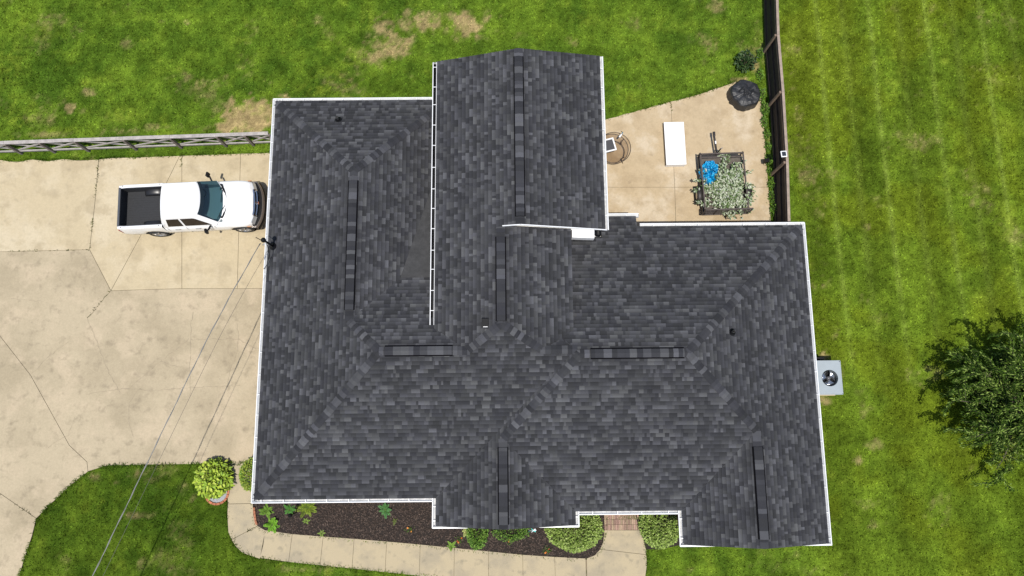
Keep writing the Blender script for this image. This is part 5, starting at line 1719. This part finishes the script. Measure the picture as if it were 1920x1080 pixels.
def build_trailer():
    c = P(1357, 348, .45)
    t = thing('utility_trailer', 'black steel utility trailer with raised mesh ramp gate parked on the patio', 'trailer', (8.97, 9.32, .03), R(1.5))
    B = lambda mb, n, m, p=None, **k: mb.build(n, m, p or t, local=True, **k)
    M_ST = mat('trailer_steel', (.032, .027, .025), .5, .2, noise=[(8, 4, .3)])
    M_STB = mat('trailer_steel_brown', (.075, .058, .050), .6, noise=[(8, 4, .3)])
    W, L, zd, zr = .90, 1.26, .42, .72
    B(MB().box((0, 0, zd), (2 * W, 2 * L, .03)), 'deck', mat('deck_boards', (.10, .085, .07), .9, noise=[(6, 4, .3)]))
    for s in (1, -1):
        B(MB().box((s * W, 0, zd - .03), (.06, 2 * L, .10)), 'frame_rail', M_ST)
        B(MB().box((s * W, 0, zr), (.055, 2 * L, .055)), 'top_rail', M_STB)
        for y in (-1.30, -.45, .45, 1.30):
            B(MB().box((s * W, y, (zd + zr) / 2), (.05, .05, zr - zd)), 'upright', M_ST)
    for s, m_ in ((1, M_STB),):
        B(MB().box((0, s * L, zr), (2 * W + .055, .055, .055)), 'top_rail', m_)
        B(MB().box((0, s * L, zd - .03), (2 * W, .06, .10)), 'frame_rail', M_ST)
        B(MB().box((0, s * (L - .14), zr - .06), (2 * W - .1, .045, .045)), 'top_rail', m_)
    # ramp gate, standing and tipped back
    gz = .62
    def gp(x, h): return (x, -L - .05 + .03 * h, zd + .02 + gz * h)
    gate = B(MB().bar(gp(-.98, 1), gp(.98, 1), .05, .05), 'ramp_gate', M_STB)
    B(MB().bar(gp(-.98, 0), gp(.98, 0), .05, .05), 'gate_bar', M_STB, gate)
    for x in (-.97, -.5, 0, .5, .97):
        B(MB().bar(gp(x, 0), gp(x, 1), .04, .04), 'gate_bar', M_STB, gate)
    for k in range(1, 12):
        B(MB().bar(gp(-.96, k / 12), gp(.96, k / 12), .006, .006), 'gate_mesh_wire', M_STB, gate)
    m = MB()
    for k in range(1, 26):
        x = -.96 + 1.92 * k / 26
        m.bar(gp(x, .02), gp(x, .98), .022, .004)
    B(m, 'gate_mesh', M_STB, gate)
    # tongue, coupler, jack
    tg = B(MB().bar((-.10, L, zd - .03), (-.16, L + .92, zd), .075, .075), 'tongue', M_ST)
    B(MB().box((-.165, L + .98, zd + .04), (.10, .20, .10)), 'coupler', M_ST, tg, bevel=.02)
    B(MB().tube([(-.10, L + .12, .05), (-.10, L + .12, .95)], .03, 10), 'jack', M_ST, tg)
    B(MB().box((-.13, L + .60, zd + .045), (.055, .13, .012)), 'warning_sticker', M_WHITE_AL, tg)
    B(MB().bar((-.10, L + .12, .93), (-.02, L + .16, .95), .025, .025), 'jack_handle', M_CHROME, tg)
    # wheels and fenders
    for s in (1, -1):
        w = B(MB().lathe([(.18, s * .09), (.27, s * .10), (.30, s * .07), (.305, 0), (.30, -s * .07), (.27, -s * .10)], (s * 1.02, -.42, .305), 28, 'Y'), 'wheel', M_RUBBER, smooth=True)
        w.rotation_euler = (0, 0, 0)
        for v in w.data.vertices:                     # turn the wheel axis across the trailer
            dx, dy = v.co.x - s * 1.02, v.co.y + .42
            v.co.x, v.co.y = s * 1.02 + dy, -.42 - dx
        r2 = B(MB().lathe([(.001, 0), (.19, 0)], (s * 1.02, -.42, .305), 18, 'Y'), 'rim', M_ALLOY, w)
        for v in r2.data.vertices:
            dx, dy = v.co.x - s * 1.02, v.co.y + .42
            v.co.x, v.co.y = s * 1.09 + dy, -.42 - dx
        rows = []
        for k in range(11):
            a = math.pi * (k / 10)
            rows.append([(s * (1.02 + o), -.42 + .40 * math.cos(a), .30 + .37 * math.sin(a)) for o in (-.12, .13)])
        B(MB().grid(rows), 'fender', M_ST, smooth=True, solid=.01)
    # load: a bundled blue tarp and cut leafy branches
    tx, ty, _ = P(1333, 322, .75)
    tarp = thing('blue_tarp', 'crumpled bright blue tarp bundle in the trailer among the branches', 'tarp', (tx, ty, .45))
    rr = np.random.default_rng(8)
    rows = []
    N = 40
    for i in range(16):
        th = math.pi / 2 * i / 15
        ring = []
        for k in range(N):
            a = 2 * math.pi * k / N
            f = fbm(np.array([math.cos(a) * 2 + i * .14]), np.array([math.sin(a) * 2 + i * .23]), 1.7, 4, 3)[0] - .5
            r = 1 + f * .42
            ring.append((tx + .42 * r * math.cos(a) * math.cos(th), ty + .55 * r * math.sin(a) * math.cos(th), .46 + (.36 + f * .22) * math.sin(th) + .07 * math.sin(a * 5 + i * .9)))
        rows.append(ring)
    MB().grid(rows, close_u=True).build('tarp_fabric', mat('tarp_blue', (.0, .34, .66), .3, noise=[(7, 4, .8, (.0, .08, .30), .5, .58), (9, 4, .8, (.16, .66, .85), .54, .62)], bump=(11, 1.0, .10)), tarp)  # dark and cyan noise paints fold shade and highlights into the blue
    MB().tube([(tx - .3, ty - .1, .7), (tx, ty + .05, .84), (tx + .3, ty - .02, .7)], .015, 6).build('tie_rope', M_BLACK, tarp)
    br = thing('branch_pile', 'heap of cut branches with pale silvery leaves filling the trailer', 'branches', (9.05, 9.0, .45))
    g = np.random.default_rng(33)
    rr = random.Random(33)
    pts, ds, us, ls, cs = [], [], [], [], []
    tw = MB()
    pale = [(.42, .46, .34), (.34, .40, .27), (.50, .53, .42), (.25, .31, .17), (.12, .19, .06), (.06, .10, .03)]
    def branch(x, y, z, a, L, ln):
        c3 = [(x + L * s * math.cos(a), y + L * s * math.sin(a), z + .18 * math.sin(s * 2.6) * L - .12 * s) for s in (0, .33, .66, 1)]
        tw.tube(c3, [.012, .009, .006, .003], 5)
        for k in range(ln):
            s = rr.uniform(.1, 1) * 3
            i = min(int(s), 2)
            q = Vector(c3[i]).lerp(Vector(c3[i + 1]), s - i)
            an = a + rr.uniform(-1.7, 1.7)
            pts.append(np.array(q) + g.normal(0, .05, 3)); ds.append((math.cos(an), math.sin(an), rr.uniform(-.25, .5))); us.append((rr.gauss(0, .35), rr.gauss(0, .35), 1))
            ls.append(rr.uniform(.09, .17)); cs.append(np.array(rr.choices(pale, [3, 3, 2, 3, 2.4, 2.0])[0]) * rr.uniform(.75, 1.15))
    for k in range(130):
        u, v = rr.gauss(.14, .42), rr.gauss(-.24, .52)
        if u < -.25 and v > .25: continue
        u, v = max(-.92, min(.98, u)), max(-1.22, min(1.0, v))
        h = .58 + .45 * math.exp(-((u - .1) ** 2 / .35 + (v + .35) ** 2 / .7)) * rr.uniform(.3, 1)
        branch(8.97 + u, 9.30 + v, h, rr.uniform(0, 6.28), rr.uniform(.25, .6), 24)
    branch(8.25, 9.35, .75, 3.0, .5, 16); branch(8.3, 9.75, .72, 2.7, .3, 8); branch(8.2, 8.9, .7, 3.3, .3, 10)
    branch(9.75, 9.1, .8, .2, .42, 18); branch(9.45, 8.2, .95, -1.3, .5, 18); branch(9.3, 8.1, .9, -1.7, .45, 14); branch(9.05, 10.0, .7, 1.4, .55, 26); branch(9.1, 10.2, .68, 1.2, .35, 18); branch(9.4, 9.9, .7, .9, .4, 18)
    stuff(tw.build('twigs', MATS['bark'], br))
    leaf_cloud('foliage', np.array(pts), np.array(ds, float), np.array(us, float), np.array(ls), .034, np.array(cs), br)
build_trailer()

def build_condenser():
    x0, x1, y0, y1, z1 = 12.10, 13.10, .50, 1.82, .82
    cx, cy = (x0 + x1) / 2, (y0 + y1) / 2
    t = thing('air_conditioner', 'square grey outdoor air-conditioning unit with a round top fan beside the east wall', 'air conditioner', (cx, cy, 0))
    M_AC = mat('ac_grey', (.30, .345, .375), .45, noise=[(2, 3, .05)])
    MB().box((cx, cy, .03), (1.06, 1.40, .10)).build('pad', M_CONC_WALK, t)
    # casing with a round opening in its lid
    n = 48
    fx, fy, fr = 12.64, 1.14, .325
    vs, fs = [], []
    for k in range(n):
        a = 2 * math.pi * k / n
        ca, sa = math.cos(a), math.sin(a)
        s = min(((x1 - fx) if ca > 0 else (fx - x0)) / max(abs(ca), 1e-6), ((y1 - fy) if sa > 0 else (fy - y0)) / max(abs(sa), 1e-6))
        vs += [(fx + fr * ca, fy + fr * sa, z1), (fx + s * ca, fy + s * sa, z1), (fx + fr * ca, fy + fr * sa, z1 - .28)]
    for k in range(n):
        j = (k + 1) % n
        fs += [(3 * k, 3 * k + 1, 3 * j + 1, 3 * j), (3 * k, 3 * j, 3 * j + 2, 3 * k + 2)]
    # true corners
    MB().add(vs, fs).build('lid', M_AC, t)
    for (a, b) in ((x0, y0), (x1, y0), (x1, y1), (x0, y1)):
        pass
    sides = MB()
    for (p, q) in (((x0, y0), (x1, y0)), ((x1, y0), (x1, y1)), ((x1, y1), (x0, y1)), ((x0, y1), (x0, y0))):
        sides.add([(p[0], p[1], .08), (q[0], q[1], .08), (q[0], q[1], z1 + .001), (p[0], p[1], z1 + .001)], [(0, 1, 2, 3)])
    sides.build('casing', M_AC, t)
    for (p, q) in (((x0, y0), (x1, y0)), ((x1, y0), (x1, y1)), ((x1, y1), (x0, y1)), ((x0, y1), (x0, y0))):
        MB().bar((p[0], p[1], z1 - .015), (q[0], q[1], z1 - .015), .03, .036).build('lid_edge', M_AC, t)
    MB().lathe([(.001, 0), (fr, 0)], (fx, fy, z1 - .275), 32).build('shroud_floor', M_BLACK, t)
    M_FAN = mat('fan_metal', (.60, .62, .65), .22, .9)
    fan = MB().lathe([(.001, .05), (.07, .045), (.075, -.04)], (fx, fy, z1 - .14), 16).build('fan_hub', mat('hub_dark', (.12, .12, .13), .4), t, smooth=True)
    for k in range(3):
        a = 2 * math.pi * k / 3 + .5
        rows = []
        for r in (.07, .16, .24, .30):
            rows.append([(fx + r * math.cos(a + w), fy + r * math.sin(a + w), z1 - .14 + tz) for w, tz in ((-.62 * (r + .15) / .3, -.05), (0, .005), (.62 * (r + .15) / .3, .045))])
        MB().grid(rows).build('fan_blade', M_FAN, fan, smooth=True, solid=.004)
    for r in (.09, .16, .23, .30):
        MB().lathe([(r + .004 * math.cos(u), .006 + .004 * math.sin(u)) for u in [2 * math.pi * k / 5 for k in range(5)]], (fx, fy, z1), 36, close=True).build('guard_ring', M_VENT, t)
    MB().box((12.42, 1.94, .30), (.36, .10, .5)).build('shade_block', M_BLACK, t, bevel=.01)  # added black block stands in for the shade north of the unit
    MB().tube([(12.2, 1.98, .12), (11.6, 2.0, .14), (11.0, 2.02, .3)], .035, 8).build('refrigerant_pipe', mat('pipe_wrap', (.55, .56, .56), .7), t, smooth=True)
build_condenser()
